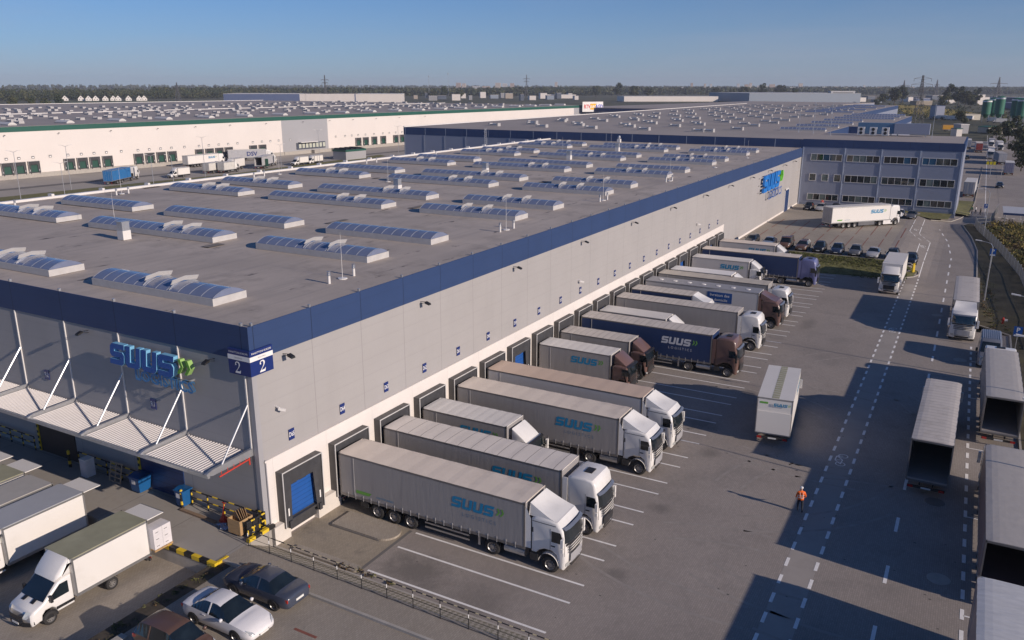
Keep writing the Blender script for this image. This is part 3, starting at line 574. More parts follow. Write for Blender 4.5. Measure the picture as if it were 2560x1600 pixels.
r_rust = M('stained_trailer_roof', (.52,.47,.40), .6, var=.08, scale=.5); noise_over(r_rust, (.26,.12,.06), .55, .62, .72, .8); r_moss = M('moss_stained_roof', (.33,.32,.22), .7, var=.16, scale=.6, dirt=((.2,.2,.12), .6, .5))
r_rib = M('ribbed_trailer_roof', (.58,.53,.48), .6, var=.05, scale=.4, dirt=((.28,.25,.2), .5, .6)); lines(r_rib, [(0,.62,0,.14,.55)], .72)
r_seam = M('seamed_trailer_roof', (.72,.66,.60), .6, var=.05, scale=.4); lines(r_seam, [(0,1.0,0,.05,.9)], .4)
m_tyre = M('tyre_rubber', (.028,.027,.027), .8, var=.15, scale=6); m_rim = M('wheel_steel', (.34,.33,.32), .4, .6, var=.1); m_alum = M('aluminium', (.50,.50,.50), .35, .8, var=.1); m_chas = M('chassis_steel', (.035,.034,.034), .6, var=.25, scale=4)
m_cglass = M('vehicle_glass', (.012,.018,.022), .04, var=.5, scale=1, coat=1.); m_lamp = M('headlamp_glass', (.55,.56,.55), .08, .3, var=.2, scale=8, coat=1.); m_tail = M('tail_lamp', (.42,.02,.015), .2, var=.1, coat=1.); m_amber = M('amber_lamp', (.7,.25,.03), .3)
m_plate = M('number_plate', (.75,.74,.70), .4); m_grille = M('radiator_grille', (.045,.045,.048), .4, var=.1); lines(m_grille, [(2,.11,0,.045,1)], .35); m_blogo = M('logo_blue', (.01,.22,.42), .45, var=.02); m_glogo = M('logo_green', (.14,.38,.06), .45, var=.02); m_slogo = M('logo_silver', (.60,.61,.64), .4, var=.02)
def wheel_mesh(r, w):
    t = MB(); t.lathe([(-w/2,r*.62), (-w/2,r*.93), (-w*.36,r), (w*.36,r), (w/2,r*.93), (w/2,r*.62)], ax='y', n=20)
    q = MB(); q.lathe([(-w/2+.0,r*.63), (-w/2+.07,r*.55), (-w/2+.09,r*.3), (-w/2+.02,r*.26), (-w/2+.02,.001)], ax='y', n=16); q.lathe([(w/2,r*.63), (w/2-.07,r*.55), (w/2-.09,r*.3), (w/2-.02,r*.26), (w/2-.02,.001)], ax='y', n=16)
    q.mat(1)
    for s in (-1, 1):
        for i in range(9): a = 2*pi*i/9; q.box(r*.43*cos(a)-.025, r*.43*cos(a)+.025, s*(w/2-.072)-.01, s*(w/2-.072)+.01, r*.43*sin(a)-.025, r*.43*sin(a)+.025)
    return t.mesh('tyre', m_tyre, True), q.mesh('rim', [m_rim, m_black])
WM = {}
def wheel(p, x, y, r=.5, w=.3, z0=0.):
    k = (r, w)
    if k not in WM: WM[k] = wheel_mesh(r, w)
    o = mobj('wheel', WM[k][0], p, (x, y, r+z0)); mobj('rim', WM[k][1], o); return o
def offs(pts, d):
    n = len(pts); out = []
    for i in range(n):
        p0, p1, p2 = Vector(pts[i-1]), Vector(pts[i]), Vector(pts[(i+1) % n])
        a = (p1-p0).normalized(); b = (p2-p1).normalized(); na = Vector((-a.y, a.x)); nb = Vector((-b.y, b.x)); m = (na+nb)
        if m.length < 1e-4: m = na
        m.normalize(); k = max(.5, m.dot(na)); q = p1+m*d/k; out.append((q.x, q.y))
    return out
def pillow(mb, prof, w, r, bend=None, n=4, y0=0.):
    """side profile (x,z) counter-clockwise, swept across the width with rounded flanks"""
    sl_ = []
    for i in range(n+1): a = pi/2*(1-i/n); sl_.append((-w+r-r*sin(a), r*(1-cos(a))))
    sl_ += [(-a, d) for a, d in sl_[::-1]]
    N = len(prof); vs = []
    for yy, d in sl_:
        for x, z in (offs(prof, d) if d > 1e-5 else prof): vs.append(((bend(x, yy, z) if bend else x), yy+y0, z))
    fs = [(s*N+i, s*N+(i+1) % N, (s+1)*N+(i+1) % N, (s+1)*N+i) for s in range(len(sl_)-1) for i in range(N)]
    fs = [f[::-1] for f in fs]; fs += [tuple(range(N)), tuple((len(sl_)-1)*N+i for i in range(N-1, -1, -1))]
    return mb.add(vs, fs)
def px_(prof, z):
    """frontmost x of the profile at height z"""
    best = -9
    for (x0, z0), (x1, z1) in zip(prof, prof[1:]+prof[:1]):
        if min(z0, z1) <= z <= max(z0, z1) and abs(z1-z0) > 1e-6: best = max(best, x0+(x1-x0)*(z-z0)/(z1-z0))
    return best
def cab(p, x0, style, m, L=2.3, W=1.24, sleeper=True, roofhatch=True, z0=0.):
    hi = {'high': 3.78, 'slope': 3.28, 'rigid': 2.72, 'magnum': 3.6}[style]; F = L; k = .92 if style == 'rigid' else 1.
    prof = [(.02,1.0), (.35,1.0), (.5,1.2), (.85,1.38), (1.35,1.38), (1.7,1.2), (1.86,.8), (1.88,.42), (F-.1,.36), (F,.5), (F+.03,1.3), (F-.02,1.95*k), (F-.22,2.9*k), (F-.36,hi-.3 if hi > 3.2 else hi-.05), (F-.62,hi-.06), (F-1.1,hi), (.3,hi), (.02,hi-.15)]
    if L < 2.1: prof = [(x*L/2.3, z) for x, z in prof]
    bend = lambda x, y, z: x-.22*max(0, (x-L+1.0))*(abs(y)/W)**4
    b = MB(); pillow(b, prof, W, .14, bend, 4); b.xf(lambda v: (v[0]+x0, v[1], v[2]+z0)); o = b.build('cab', m, p, smooth=True, autosm=38)
    fx = lambda z, y, d=.02: bend(px_(prof, z), y, z)+d+x0
    def patch(name, z_0, z_1, w_, mt, n=6, par=o, d=.02, tap=0.): 
        q = MB(); q.grid(lambda a, u: (fx(z_1+(z_0-z_1)*a, (2*u-1)*(w_-tap*(1-a)), d), (2*u-1)*(w_-tap*(1-a)), z_1+(z_0-z_1)*a+z0), 2, n); return q.build(name, mt, par)
    patch('windscreen', 2.0*k+.02, 2.88*k if style != 'magnum' else 3.0, W-.12, m_cglass, tap=.05)
    gl_ = M('pale_grille', (.36,.36,.38), .4, var=.1) if m is p_white and style == 'slope' else m_grille
    patch('lower_grille', .7, 1.28, W-.5, gl_)
    for zg in (1.36, 1.52, 1.68): patch('grille', zg, zg+.08, W-.34, m_grille, n=4, d=.012)
    patch('bumper_intake', .45, .6, W-.55, m_black)
    patch('wiper_panel', 1.84*k, 1.97*k, W-.16, m_black, n=4, d=.012)
    for s in (-1, 1):
        q = MB(); q.grid(lambda a, u: (fx(.8-.2*a, s*(W-.42+.3*u), .02), s*(W-.42+.3*u), .8-.2*a+z0), 1, 3); q.build('headlight', m_lamp, o)
        q = MB(); yy = s*(W+.006); xs_ = [x0+L-a for a in (.98, .98, .42, .22, .2)]; zs = [2.0*k, 2.68*k, 2.68*k, 2.15*k, 2.0*k]; q.add([(a, yy, b_+z0) for a, b_ in zip(xs_, zs)], [tuple(range(5))]); q.build('side_window', m_cglass, o)
        q = MB(); q.box(x0+L-.3, x0+L-.14, s*(W+.16)-.1, s*(W+.16)+.1, 1.9*k+z0, 2.42*k+z0); q.box(x0+L-.3, x0+L-.14, s*(W+.16)-.1, s*(W+.16)+.1, 1.62*k+z0, 1.85*k+z0); q.bar((x0+L-.25,s*W*.97,2.45*k+z0), (x0+L-.2,s*(W+.2),2.4*k+z0), .04); q.build('mirror', m if m is p_white else m_black, o)
    q = MB(); q.grid(lambda a, u: (fx(2.88*k, (2*u-1)*(W-.1), .02)+.17*a, (2*u-1)*(W-.1), 2.97*k-.12*a+z0), 1, 6); q.build('sun_visor', m_alum if style != 'rigid' else m_black, o)
    for s in (-1, 1):
        q = MB(); q.grid(lambda a, u: (x0+(1.15 if L > 2.1 else 1.0)+.64*cos(pi*(.04+.92*a)), s*(W-.3+.33*u), .5+.7*sin(pi*(.04+.92*a))+z0), 10, 1); q.build('mudguard', m if m is p_white else m_black, o)
        q = MB(); q.box(x0+.0, x0+.5, s*W-.06, s*W, .55+z0, 1.0+z0); q.build('step_panel', m_chas, o)
    # seams of door and step
    q = MB()
    for s in (-1, 1):
        yy = s*(W+.004)
        for xa in (L-1.05, L-.14): q.box(x0+xa-.01, x0+xa+.01, yy-.004, yy+.004, 1.3+z0, 2.8*k+z0)
        q.box(x0+L-1.0, x0+L-.75, yy-.02, yy+.02, 1.72*k+z0, 1.78*k+z0)
    q.build('door_seam', m_black, o)
    if style == 'slope':
        q = MB(); NU, NV = 10, 10; q.grid(lambda a, u: (x0-.15+1.75*a, (2*u-1)*(W-.08-.16*(1-a)), 3.24+.74*(1-a)**1.25-.17*(1-abs(2*u-1)**2.2)*sin(pi*min(1, a*1.15+.0))*(1-a)-.02+z0), NU, NV)
        for s in (-1, 1): q.grid(lambda a, u: (x0-.15+1.75*a, s*(W-.08-.16*(1-a)+.10*(1-u)*(1-a)), (3.22+(.74*(1-a)**1.25)*u)+z0), NU, 1)
        q.quad((x0-.15,-W+.1,3.2+z0), (x0-.15,W-.1,3.2+z0), (x0-.15,W-.24,3.96+z0), (x0-.15,-W+.24,3.96+z0))
        q.build('air_deflector', m, o, smooth=True, autosm=40)
        q = MB()
        for s in (-1, 1): q.box(x0+.12, x0+1.6, s*(W+.004)-.006, s*(W+.004)+.006, 3.0+z0, 3.03+z0); q.box(x0+.1, x0+.18, s*(W+.006)-.004, s*(W+.006)+.004, 2.3+z0, 2.6+z0)
        q.build('trim_line', m_black, o)
        for s in (-1, 1): q = MB(); q.quad((x0-.35,s*W,1.2+z0), (x0+.02,s*W,1.2+z0), (x0+.02,s*W,3.1+z0), (x0-.3,s*W,3.75+z0), (x0-.35,s*W,3.6+z0)); q.build('side_fairing', m, o)
    if style == 'rigid':
        q = MB(); pr = [(.1,2.7), (1.25,2.7), (1.05,2.9), (.5,3.3), (.12,3.55)]; pillow(q, pr, W-.22, .08, None, 2); q.xf(lambda v: (v[0]+x0, v[1], v[2]+z0)); q.build('air_deflector', m, o, smooth=True, autosm=35)
    if style in ('high', 'magnum') and roofhatch:
        q = MB(); q.box(x0+.75, x0+1.25, -.35, .35, hi+z0, hi+.05+z0); q.build('roof_hatch', m_black, o)
        for s in (-1, 1):
            q = MB(); q.box(x0-.3, x0+.03, s*W-.02, s*W+.02, 1.2+z0, 3.6+z0); q.build('side_fairing', m, o)
    return o
def bevel_box(mb, x0, x1, w, z0, z1, e=.04):
    y = w/2; P = [(-y,z0), (y,z0), (y,z1-e), (y-e,z1), (-y+e,z1), (-y,z1-e)]; return mb.prism(P, x0, x1, 'x')
def load_box(p, x0, x1, z0, z1, W, side, roof, kind='box', rear='doors', side2=None, stripe=None, posts=True):
    """trailer or truck body; x0 rear, x1 front"""
    b = MB(); P = [(-W/2,z0), (W/2,z0), (W/2,z1-.06), (W/2-.03,z1-.02), (-W/2+.03,z1-.02), (-W/2,z1-.06)]
    y = W/2
    if rear == 'open':
        b.box(x0, x1, y-.05, y, z0, z1-.06); b.box(x0, x1, -y, -y+.05, z0, z1-.06); b.box(x1-.06, x1, -y+.05, y-.05, z0, z1-.06); b.box(x0, x1, -y+.05, y-.05, z0, z0+.12)
    else: b.prism(P[:3]+[(-y,z1-.06)], x0, x1, 'x')
    o = b.build('load_box' if kind == 'box' else 'curtain_side', side, p)
    b = MB(); n = 14
    if kind == 'curtain':
        b.grid(lambda a, u: (x0+(x1-x0)*a, (u-.5)*W, z1-.055+.07*(1-(2*u-1)**4)+.008*sin(a*60)), 28, 8); b.grid(lambda a, u: (x0+(x1-x0)*a, (.5-u)*W, z1-.07), 1, 1)
        b.quad((x1,-y,z1-.06), (x1,y,z1-.06), (x1,y*.9,z1), (x1,-y*.9,z1)); b.quad((x0,-y,z1-.06), (x0,y,z1-.06), (x0,y*.9,z1), (x0,-y*.9,z1))
    else: b.box(x0, x1, -y, y, z1-.06, z1)
    b.build('roof', roof, p)
    fr = MB(); t = .05
    for s in (-1, 1):
        fr.box(x0-.01, x0+.09, s*(y-.03)-.04, s*(y-.03)+.04, z0, z1-.01); fr.box(x1-.09, x1+.01, s*(y-.03)-.04, s*(y-.03)+.04, z0, z1-.01)
        fr.box(x0, x1, s*y-.012, s*y+.012, z0-.05, z0+.12); fr.box(x0, x1, s*y-.01, s*y+.012, z1-.16, z1-.05)
    fr.box(x0-.01, x0+.05, -y, y, z1-.14, z1-.02); fr.box(x0-.01, x0+.05, -y, y, z0-.12, z0+.02)
    if kind == 'curtain':
        k = int((x1-x0)/.6)
        for s in (-1, 1):
            for i in range(1, k): xx = x0+(x1-x0)*i/k; fr.mat(1); fr.box(xx-.022, xx+.022, s*y-.022, s*y+.022, z0-.1, z0+.26)
            fr.box(x0+1.15, x0+1.2, s*y-.018, s*y+.018, z0+.12, z1-.16)
        fr.mat(0)
    fr.build('body_frame', [m_alum if kind != 'curtain' else M('curtain_rail', (.20,.19,.185), .45, .4, var=.15), M('strap_grey', (.42,.41,.40), .5)], p)
    if rear == 'doors':
        q = MB(); q.box(x0-.03, x0-.01, -y+.08, -.02, z0+.05, z1-.16); q.box(x0-.03, x0-.01, .02, y-.08, z0+.05, z1-.16); q.mat(1)
        for yy in (-.85, -.35, .35, .85): q.tube((x0-.05,yy,z0), (x0-.05,yy,z1-.1), .02, 6)
        q.build('rear_door', [side2 or side, m_alum], p)
    if rear == 'lift':
        q = MB(); q.box(x0-.08, x0-.02, -y+.06, y-.06, z0+.0, z0+1.75); q.build('tail_lift', side2 or side, p)
    if stripe: 
        q = MB(); q.box(x0+.05, x1-.05, -.27, .27, z1, z1+.006); q.mat(1); k = int((x1-x0)/.5)
        for i in range(1, k): xx = x0+(x1-x0)*i/k; q.box(xx-.02, xx+.02, -.27, .27, z1+.006, z1+.01)
        q.build('roof_strip', [stripe, r_white], p)
    return o
def undercarriage(p, x0, x1, wheels, z=.95, tanks=None, skirt=None, r=.5, hw=1.24):
    b = MB()
    for s in (-1, 1): b.box(x0+.1, x1, s*.4-.05, s*.4+.05, z-.3, z)
    b.box(x0, x0+.12, -1.15, 1.15, .5, .65); b.box(x0+.2, x0+.35, -1.2, 1.2, z-.1, z+.02)
    for x in wheels: b.tube((x,-.9,r), (x,.9,r), .09, 8)
    b.build('chassis', m_chas, p)
    for x in wheels:
        for s in (-1, 1): wheel(p, x, s*(hw-.16), r)
        for s in (-1, 1):
            q = MB(); q.grid(lambda a, u: (x+(r+.08)*cos(pi*(.12+.76*a)), s*(hw-.34+.32*u), r+(r+.08)*sin(pi*(.12+.76*a))), 8, 1); q.build('mudguard', m_black, p)
    q = MB(); q.box(x0-.02, x0+.0, -.3, .3, .52, .64); q.mat(1)
    q.build('plate', [m_plate], p)
    for s in (-1, 1): q = MB(); q.box(x0-.03, x0+.02, s*.95-.16, s*.95+.16, .5, .66); q.build('tail_light', m_tail, p)
def logo(p, x, y, z, h, side=-1, ma=m_blogo, mb_=m_glogo, text=True, mt=None, ctext='LOGISTICS', small=None):
    """company lettering on a vehicle side (side -1: right flank)"""
    b = MB(); ux = (1,0,0) if side < 0 else (-1,0,0); yy = y*side
    suus(b, (x, yy+side*.012, z), ux, (0,0,1), h); o = b.build('lettering', [ma, mb_], p)
    if text:
        v, f = text_poly('L O G I S T I C S', h*.48); b = MB(); X = x+(2.75 if side < 0 else -2.75)*h; put(b, v, f, (X, yy+side*.012, z-h*.52), ux, (0,0,1)); b.build('small_lettering', mt or ma, p)
    return o
def green_tag(p, x, y, z, side=-1):
    b = MB(); b.add([(x,y*side+side*.012,z), (x+1.05,y*side+side*.012,z), (x+1.25,y*side+side*.012,z+.22), (x,y*side+side*.012,z+.22)], [(0,1,2,3)]); b.build('green_label', m_glogo, p)
    v, f = text_poly('ONE STEP AHEAD', .17); b = MB(); put(b, v, f, (x+2.3, y*side+side*.012, z+.08), (1,0,0), (0,0,1)); b.build('small_lettering', m_blogo, p)

def semi(label, loc, rz, style='slope', m=p_white, side=c_grey, roof=r_beige, kind='curtain', rear='doors', lg=None, art=0., tractor=True, side2=None, z1=4.0, gt=False, group=None, extras=None, name='semi_truck', tbox=13.6, skirt=False, low=False):
    t = thing(name, label, 'truck' if tractor else 'trailer', loc, rz, group)
    load_box(t, 0, tbox, 1.08, z1, 2.55, side, roof, kind, rear, side2)
    undercarriage(t, 0, 12.2, (2.9, 4.2, 5.5), 1.0)
    b = MB()
    for s in (-1, 1):
        b.box(10.3, 10.45, s*.95-.06, s*.95+.06, .25, 1.0)
        b.box(6.6, 9.8, s*1.2-.02, s*1.2+.02, .45, .55); b.box(6.6, 9.8, s*1.2-.02, s*1.2+.02, .75, .85)
    b.build('side_guard', m_alum if not skirt else m_chas, t)
    if skirt: b = MB(); b.box(6.3, 10.0, -1.26, -1.2, .35, 1.05); b.box(6.3, 10.0, 1.2, 1.26, .35, 1.05); b.build('side_skirt', M('grey_skirt', (.12,.12,.13), .5), t)
    b = MB(); b.box(1.6, 2.2, -1.24, -.8, .55, .95); b.build('pallet_box', m_chas, t)
    if tractor:
        X = 13.95; cab(t, X, style, m)
        b = MB()
        for s in (-1, 1): b.box(10.4, 16.2, s*.42-.05, s*.42+.05, .7, .95)
        b.box(X-.4, X, -.6, .6, .9, 1.9); b.box(15.0, 16.1, -.55, .55, .4, 1.0); b.build('tractor_chassis', m_chas, t)
        for x in (11.4, 15.2):
            for s in (-1, 1): wheel(t, x, s*1.07, .5, .32)
        for s in (-1, 1):
            q = MB(); q.grid(lambda a, u: (11.4+.6*cos(pi*(.1+.8*a)), s*(.88+.34*u), .5+.6*sin(pi*(.1+.8*a))), 8, 1); q.build('mudguard', m_black, t)
            q = MB(); q.lathe([(12.2,.02), (12.2,.31), (13.55,.31), (13.55,.02)], (0,s*.92,.7), 'x', 12); [q.lathe([(xb,.32), (xb+.06,.32)], (0,s*.92,.7), 'x', 12) for xb in (12.45,13.2)]
            if skirt: q.box(12.15, 14.3, s*1.22-.02, s*1.22+.02, .3, 1.05)
            q.build('fuel_tank', m_alum if not skirt else m, t)
    if lg: logo(t, 8.6 if lg != 'w' else 8.9, 1.275, 2.5, .70, -1, *((m_slogo, m_glogo) if side is c_navy else (m_blogo, m_glogo)), mt=m_slogo if side is c_navy else M('logo_small', (.10,.19,.30), .5), text=(lg != 'w'))
    if gt: green_tag(t, 1.3, 1.275, 1.45)
    return t
def rigid(label, loc, rz, Lb=7.1, m=p_white, side=c_lgrey, roof=r_white, kind='box', rear='doors', z1=3.6, lg=0, style='rigid', stripe=None, side2=None, group=None, cabL=1.95, cabon=True, W=2.5, name='box_truck'):
    t = thing(name, label, 'truck', loc, rz, group)
    load_box(t, 0, Lb, 1.0, z1, W, side, roof, kind, rear, side2, stripe)
    undercarriage(t, 0, Lb+1.6, (2.1, Lb+1.05), .92, r=.46)
    if cabon: cab(t, Lb+.15, style, m, L=cabL, W=1.2)
    b = MB(); b.box(3.3, 4.5, -1.2, -.75, .45, .9); b.box(3.3, 4.5, .75, 1.2, .45, .9); b.build('fuel_tank', m_alum, t)
    if lg: logo(t, Lb-3.9 if lg > 0 else Lb-3.3, W/2, z1-1.25, .62, -1, text=False)
    return t
Q = -pi/2
def dx(k): return 2.40+4.664*k
semi('grey curtain semi-trailer truck with white cab backed into dock D64, nearest the corner', (dx(1), -.87, 0), Q, 'slope', lg='y', gt=True)
semi('white high-roof tractor with grey trailer whose pale roof shows dark cross seams', (dx(2), -.9, 0), Q, 'high', roof=r_seam, lg='y')
rigid('short white-cab truck with crumpled grey tarpaulin sides, third vehicle from the corner', (dx(3), -.85, 0), Q, 7.1, side=c_grey, roof=r_white, kind='curtain', lg=1, z1=3.75)
semi('grey trailer truck with big blue lettering and white cab, fourth from the corner', (dx(4), -.87, 0), Q, 'slope', side2=c_white, lg='y')
semi('plain pale-sided semi-trailer truck with smooth tan roof, beside the empty dock', (dx(5), -.87, 0), Q, 'slope', side=c_lgrey, roof=M('tan_trailer_roof', (.60,.46,.36), .6, var=.03, scale=.3))
rigid('brown-cab truck with grey tarpaulin box, small blue lettering, just past the empty dock', (dx(7), -.85, 0), Q, 7.15, p_brown, c_grey, r_white, 'curtain', lg=1)
rigid('brown-cab truck with unlettered grey tarpaulin box, left of the navy trailer', (dx(8)-.1, -.85, 0), Q, 7.1, p_brown, c_grey, r_rib, 'curtain')
semi('navy curtain trailer with white lettering pulled by a brown high-roof tractor', (dx(9), -.87, 0), Q, 'high', p_brown, c_navy, r_rib, lg='y')
rigid('plain white box truck whose cab is hidden behind the navy trailer', (dx(10), -.87, 0), Q, 7.4, side=c_white, roof=r_white, z1=3.5, cabL=1.8)
semi('grey trailer truck with white and black cab, eleventh loaded dock bay', (dx(11), -.87, 0), Q, 'high', roof=r_rib)
rigid('navy curtain truck with white wedge deflector, between two grey trailers', (dx(12), -.85, 0), Q, 7.3, side=c_navy, roof=r_rib, kind='curtain', z1=3.95, style='slope', cabL=2.2)
t13 = semi('pale grey box trailer with blue poster and round roof hatches, brown tractor', (dx(13), -.87, 0), Q, 'slope', p_brown, c_lgrey, M('grey_metal_roof', (.30,.30,.32), .5, var=.05), 'box')
b = MB()
for i in range(7): b.lathe([(4.0,.28), (4.05,.26), (4.05,.2), (4.04,.001)], (1.6+i*1.75, 0, 0), n=14)
b.build('roof_vent', m_wtrim, t13)
b = MB(); b.box(7.7, 10.6, -1.295, -1.277, 2.35, 3.55); o = b.build('poster', M('poster_blue', (.01,.07,.26), .4), t13)
b = MB()
for s_, zz in (('livraison des', 3.2), ('à domicile', 2.65)):
    v, f = text_poly(s_, .46); put(b, v, f, (9.15, -1.3, zz), (1,0,0), (0,0,1))
b.build('lettering', m_sw, o)
semi('trailer with rust-stained beige roof and boxy white cab, beyond the poster trailer', (dx(14), -.87, 0), Q, 'magnum', roof=r_rust)
rigid('low plain white truck with bright roof, next before the lettered white box truck', (dx(15), -.87, 0), Q, 8.0, side=c_white, roof=M('bright_box_roof', (.80,.78,.76), .5, var=.03))
rigid('pale box truck with dark blue lettering and white cab, in front of navy trailer', (dx(17), -.87, 0), Q, 7.95, side=c_lgrey, roof=r_white, lg=1)
semi('violet high-roof tractor with navy curtain trailer, next to the grass island', (dx(18), -.87, 0), Q, 'high', p_violet, c_navy, r_beige)
rigid('white box truck at the farthest dock door, dark lettering half hidden', (dx(20), -.87, 0), Q, 8.4, side=c_lgrey, roof=r_beige, lg=1)
# moving and parked trucks on the yard
tb = rigid('white box truck with olive roof stripe seen from behind, driving away', (29.6, -23.2, 0), R(6.6), 8.0, side=c_white, roof=r_white, z1=3.85, stripe=r_moss, rear='lift', side2=c_white, lg=-1, W=2.6)
b = MB(); suus(b, (-.09, .1, 3.25), (0,-1,0), (0,0,1), .24); b.build('lettering', [m_blogo, m_glogo], tb)
b = MB(); b.box(-.012, -.005, 1.1, .5, 3.35, 3.5); b.build('green_label', m_glogo, tb)
semi('open-backed grey trailer driving away in the middle of the lane', (26.3, -34.05, 0), R(-.6), 'slope', side=c_grey, roof=r_rib, rear='open')
rigid('white box truck coming towards the camera past the grass island', (96.6, -26.1, 0), pi, 8.9, side=c_white, roof=r_white, z1=3.85, W=2.5)
semi('white-cab truck with grey trailer parked facing the camera by the P sign', (83.3, -35.05, 0), pi+R(.4), 'slope', roof=r_rib)
semi('open-backed grey curtain trailer parked at the kerb ahead of the dark van', (37.8, -38.4, 0), R(.4), 'high', side=c_grey, roof=M('worn_trailer_roof', (.47,.44,.41), .65, var=.06, scale=1.5, bump=.5, fine=2), rear='open')
semi('second open-backed grey trailer at the kerb, cut by the right edge', (14.1, -38.45, 0), R(.2), 'slope', side=M('red_brown_curtain', (.22,.15,.14), .5), roof=M('dull_trailer_roof', (.44,.41,.38), .65, var=.06, scale=1.5, bump=.5, fine=2), rear='open')
semi('nearest kerb trailer with wrinkled light tarpaulin roof at the bottom right corner', (10.2, -38.1, 0), pi, 'slope', side=M('mauve_curtain', (.27,.21,.21), .5), roof=M('wrinkled_tarp_roof', (.58,.58,.58), .5, var=.08, scale=1.2, bump=1., fine=1.6, stretch=(3, .6, 1)), tractor=False, name='trailer')
semi('white refrigerated semi-trailer truck turning in the far car park', (129.6, -11.2, 1.3), R(-41), 'high', side=c_white, roof=r_white, kind='box', lg='w', gt=True, side2=M('door_grey', (.34,.34,.36), .45), skirt=True)
# ---- vans and cars
def arch(b, x, r, W, z0=.0):
    for s in (-1, 1): b.add([(x+r*cos(a), s*(W+.004), .31+r*.98*sin(a)) for a in [pi*i/10 for i in range(11)]], [tuple(range(11))])
def carbody(b, st_, n=1):
    """stations (x, half width, z sill, z belt, z top, half width at top)"""
    ring = lambda s: [(s[0],0,s[2]), (s[0],s[1]*.88,s[2]), (s[0],s[1]*.975,s[2]+.08), (s[0],s[1]*1.0,(s[2]*.42+s[3]*.58)), (s[0],s[1]*.955,s[3]), (s[0],s[5],s[4]-.035), (s[0],s[5]*.72,s[4]), (s[0],0,s[4]+.015)]
    return [ring(s) for s in st_]
def loftring(st_):
    G = carbody(None, st_); K = 8; vs = []; fs = []; 
    for r_ in G: vs += r_+[(x, -y, z) for x, y, z in r_[1:-1]]
    N = 14; order = list(range(8))+[13-i for i in range(6)]
    idx = lambda s, k: s*N+([0,1,2,3,4,5,6,7]+[13,12,11,10,9,8])[k]
    quads = []
    for s in range(len(G)-1):
        for k in range(14): quads.append((s, k, (idx(s,k), idx(s+1,k), idx(s+1,(k+1) % 14), idx(s,(k+1) % 14))))
    caps = [tuple(idx(0,k) for k in range(14)), tuple(idx(len(G)-1,k) for k in range(13, -1, -1))]
    return vs, quads, caps
SED = [(-2.38,.55,.42,.62,.72,.5), (-2.3,.78,.3,.86,.93,.6), (-1.95,.88,.24,.93,.99,.7), (-1.55,.9,.22,.95,1.02,.72), (-.95,.91,.2,.94,1.36,.58), (-.35,.915,.2,.93,1.43,.57), (.22,.915,.2,.92,1.38,.57), (1.05,.91,.2,.9,.96,.74), (1.5,.9,.22,.86,.93,.66), (2.05,.86,.26,.76,.82,.6), (2.34,.72,.3,.6,.66,.5), (2.42,.5,.4,.52,.58,.4)]
HAT = [(-2.02,.6,.4,.7,.8,.55), (-1.98,.82,.3,.9,1.0,.66), (-1.7,.87,.25,.96,1.42,.58), (-.9,.88,.2,.96,1.55,.6), (-.2,.88,.2,.94,1.56,.6), (.35,.88,.2,.93,1.5,.6), (1.1,.87,.2,.92,1.0,.7), (1.5,.85,.22,.86,.92,.62), (1.88,.78,.28,.7,.76,.55), (2.02,.55,.36,.56,.62,.42)]
EST = [(-2.3,.6,.4,.75,.85,.55), (-2.25,.84,.3,.92,1.05,.66), (-1.95,.9,.25,.97,1.4,.6), (-1.0,.91,.2,.96,1.46,.6), (-.2,.91,.2,.95,1.47,.6), (.35,.91,.2,.94,1.42,.6), (1.1,.9,.2,.92,.99,.72), (1.6,.88,.22,.86,.92,.64), (2.1,.82,.28,.74,.8,.58), (2.3,.6,.36,.56,.62,.45)]
VANC = [(-2.15,.7,.4,.9,1.2,.7), (-2.12,.88,.3,1.05,1.75,.72), (-1.0,.9,.22,1.05,1.85,.74), (.2,.9,.22,1.05,1.85,.74), (.75,.9,.22,1.03,1.72,.72), (1.35,.88,.24,1.0,1.08,.7), (1.9,.82,.28,.86,.92,.6), (2.12,.6,.36,.6,.66,.45)]
CARM = {}
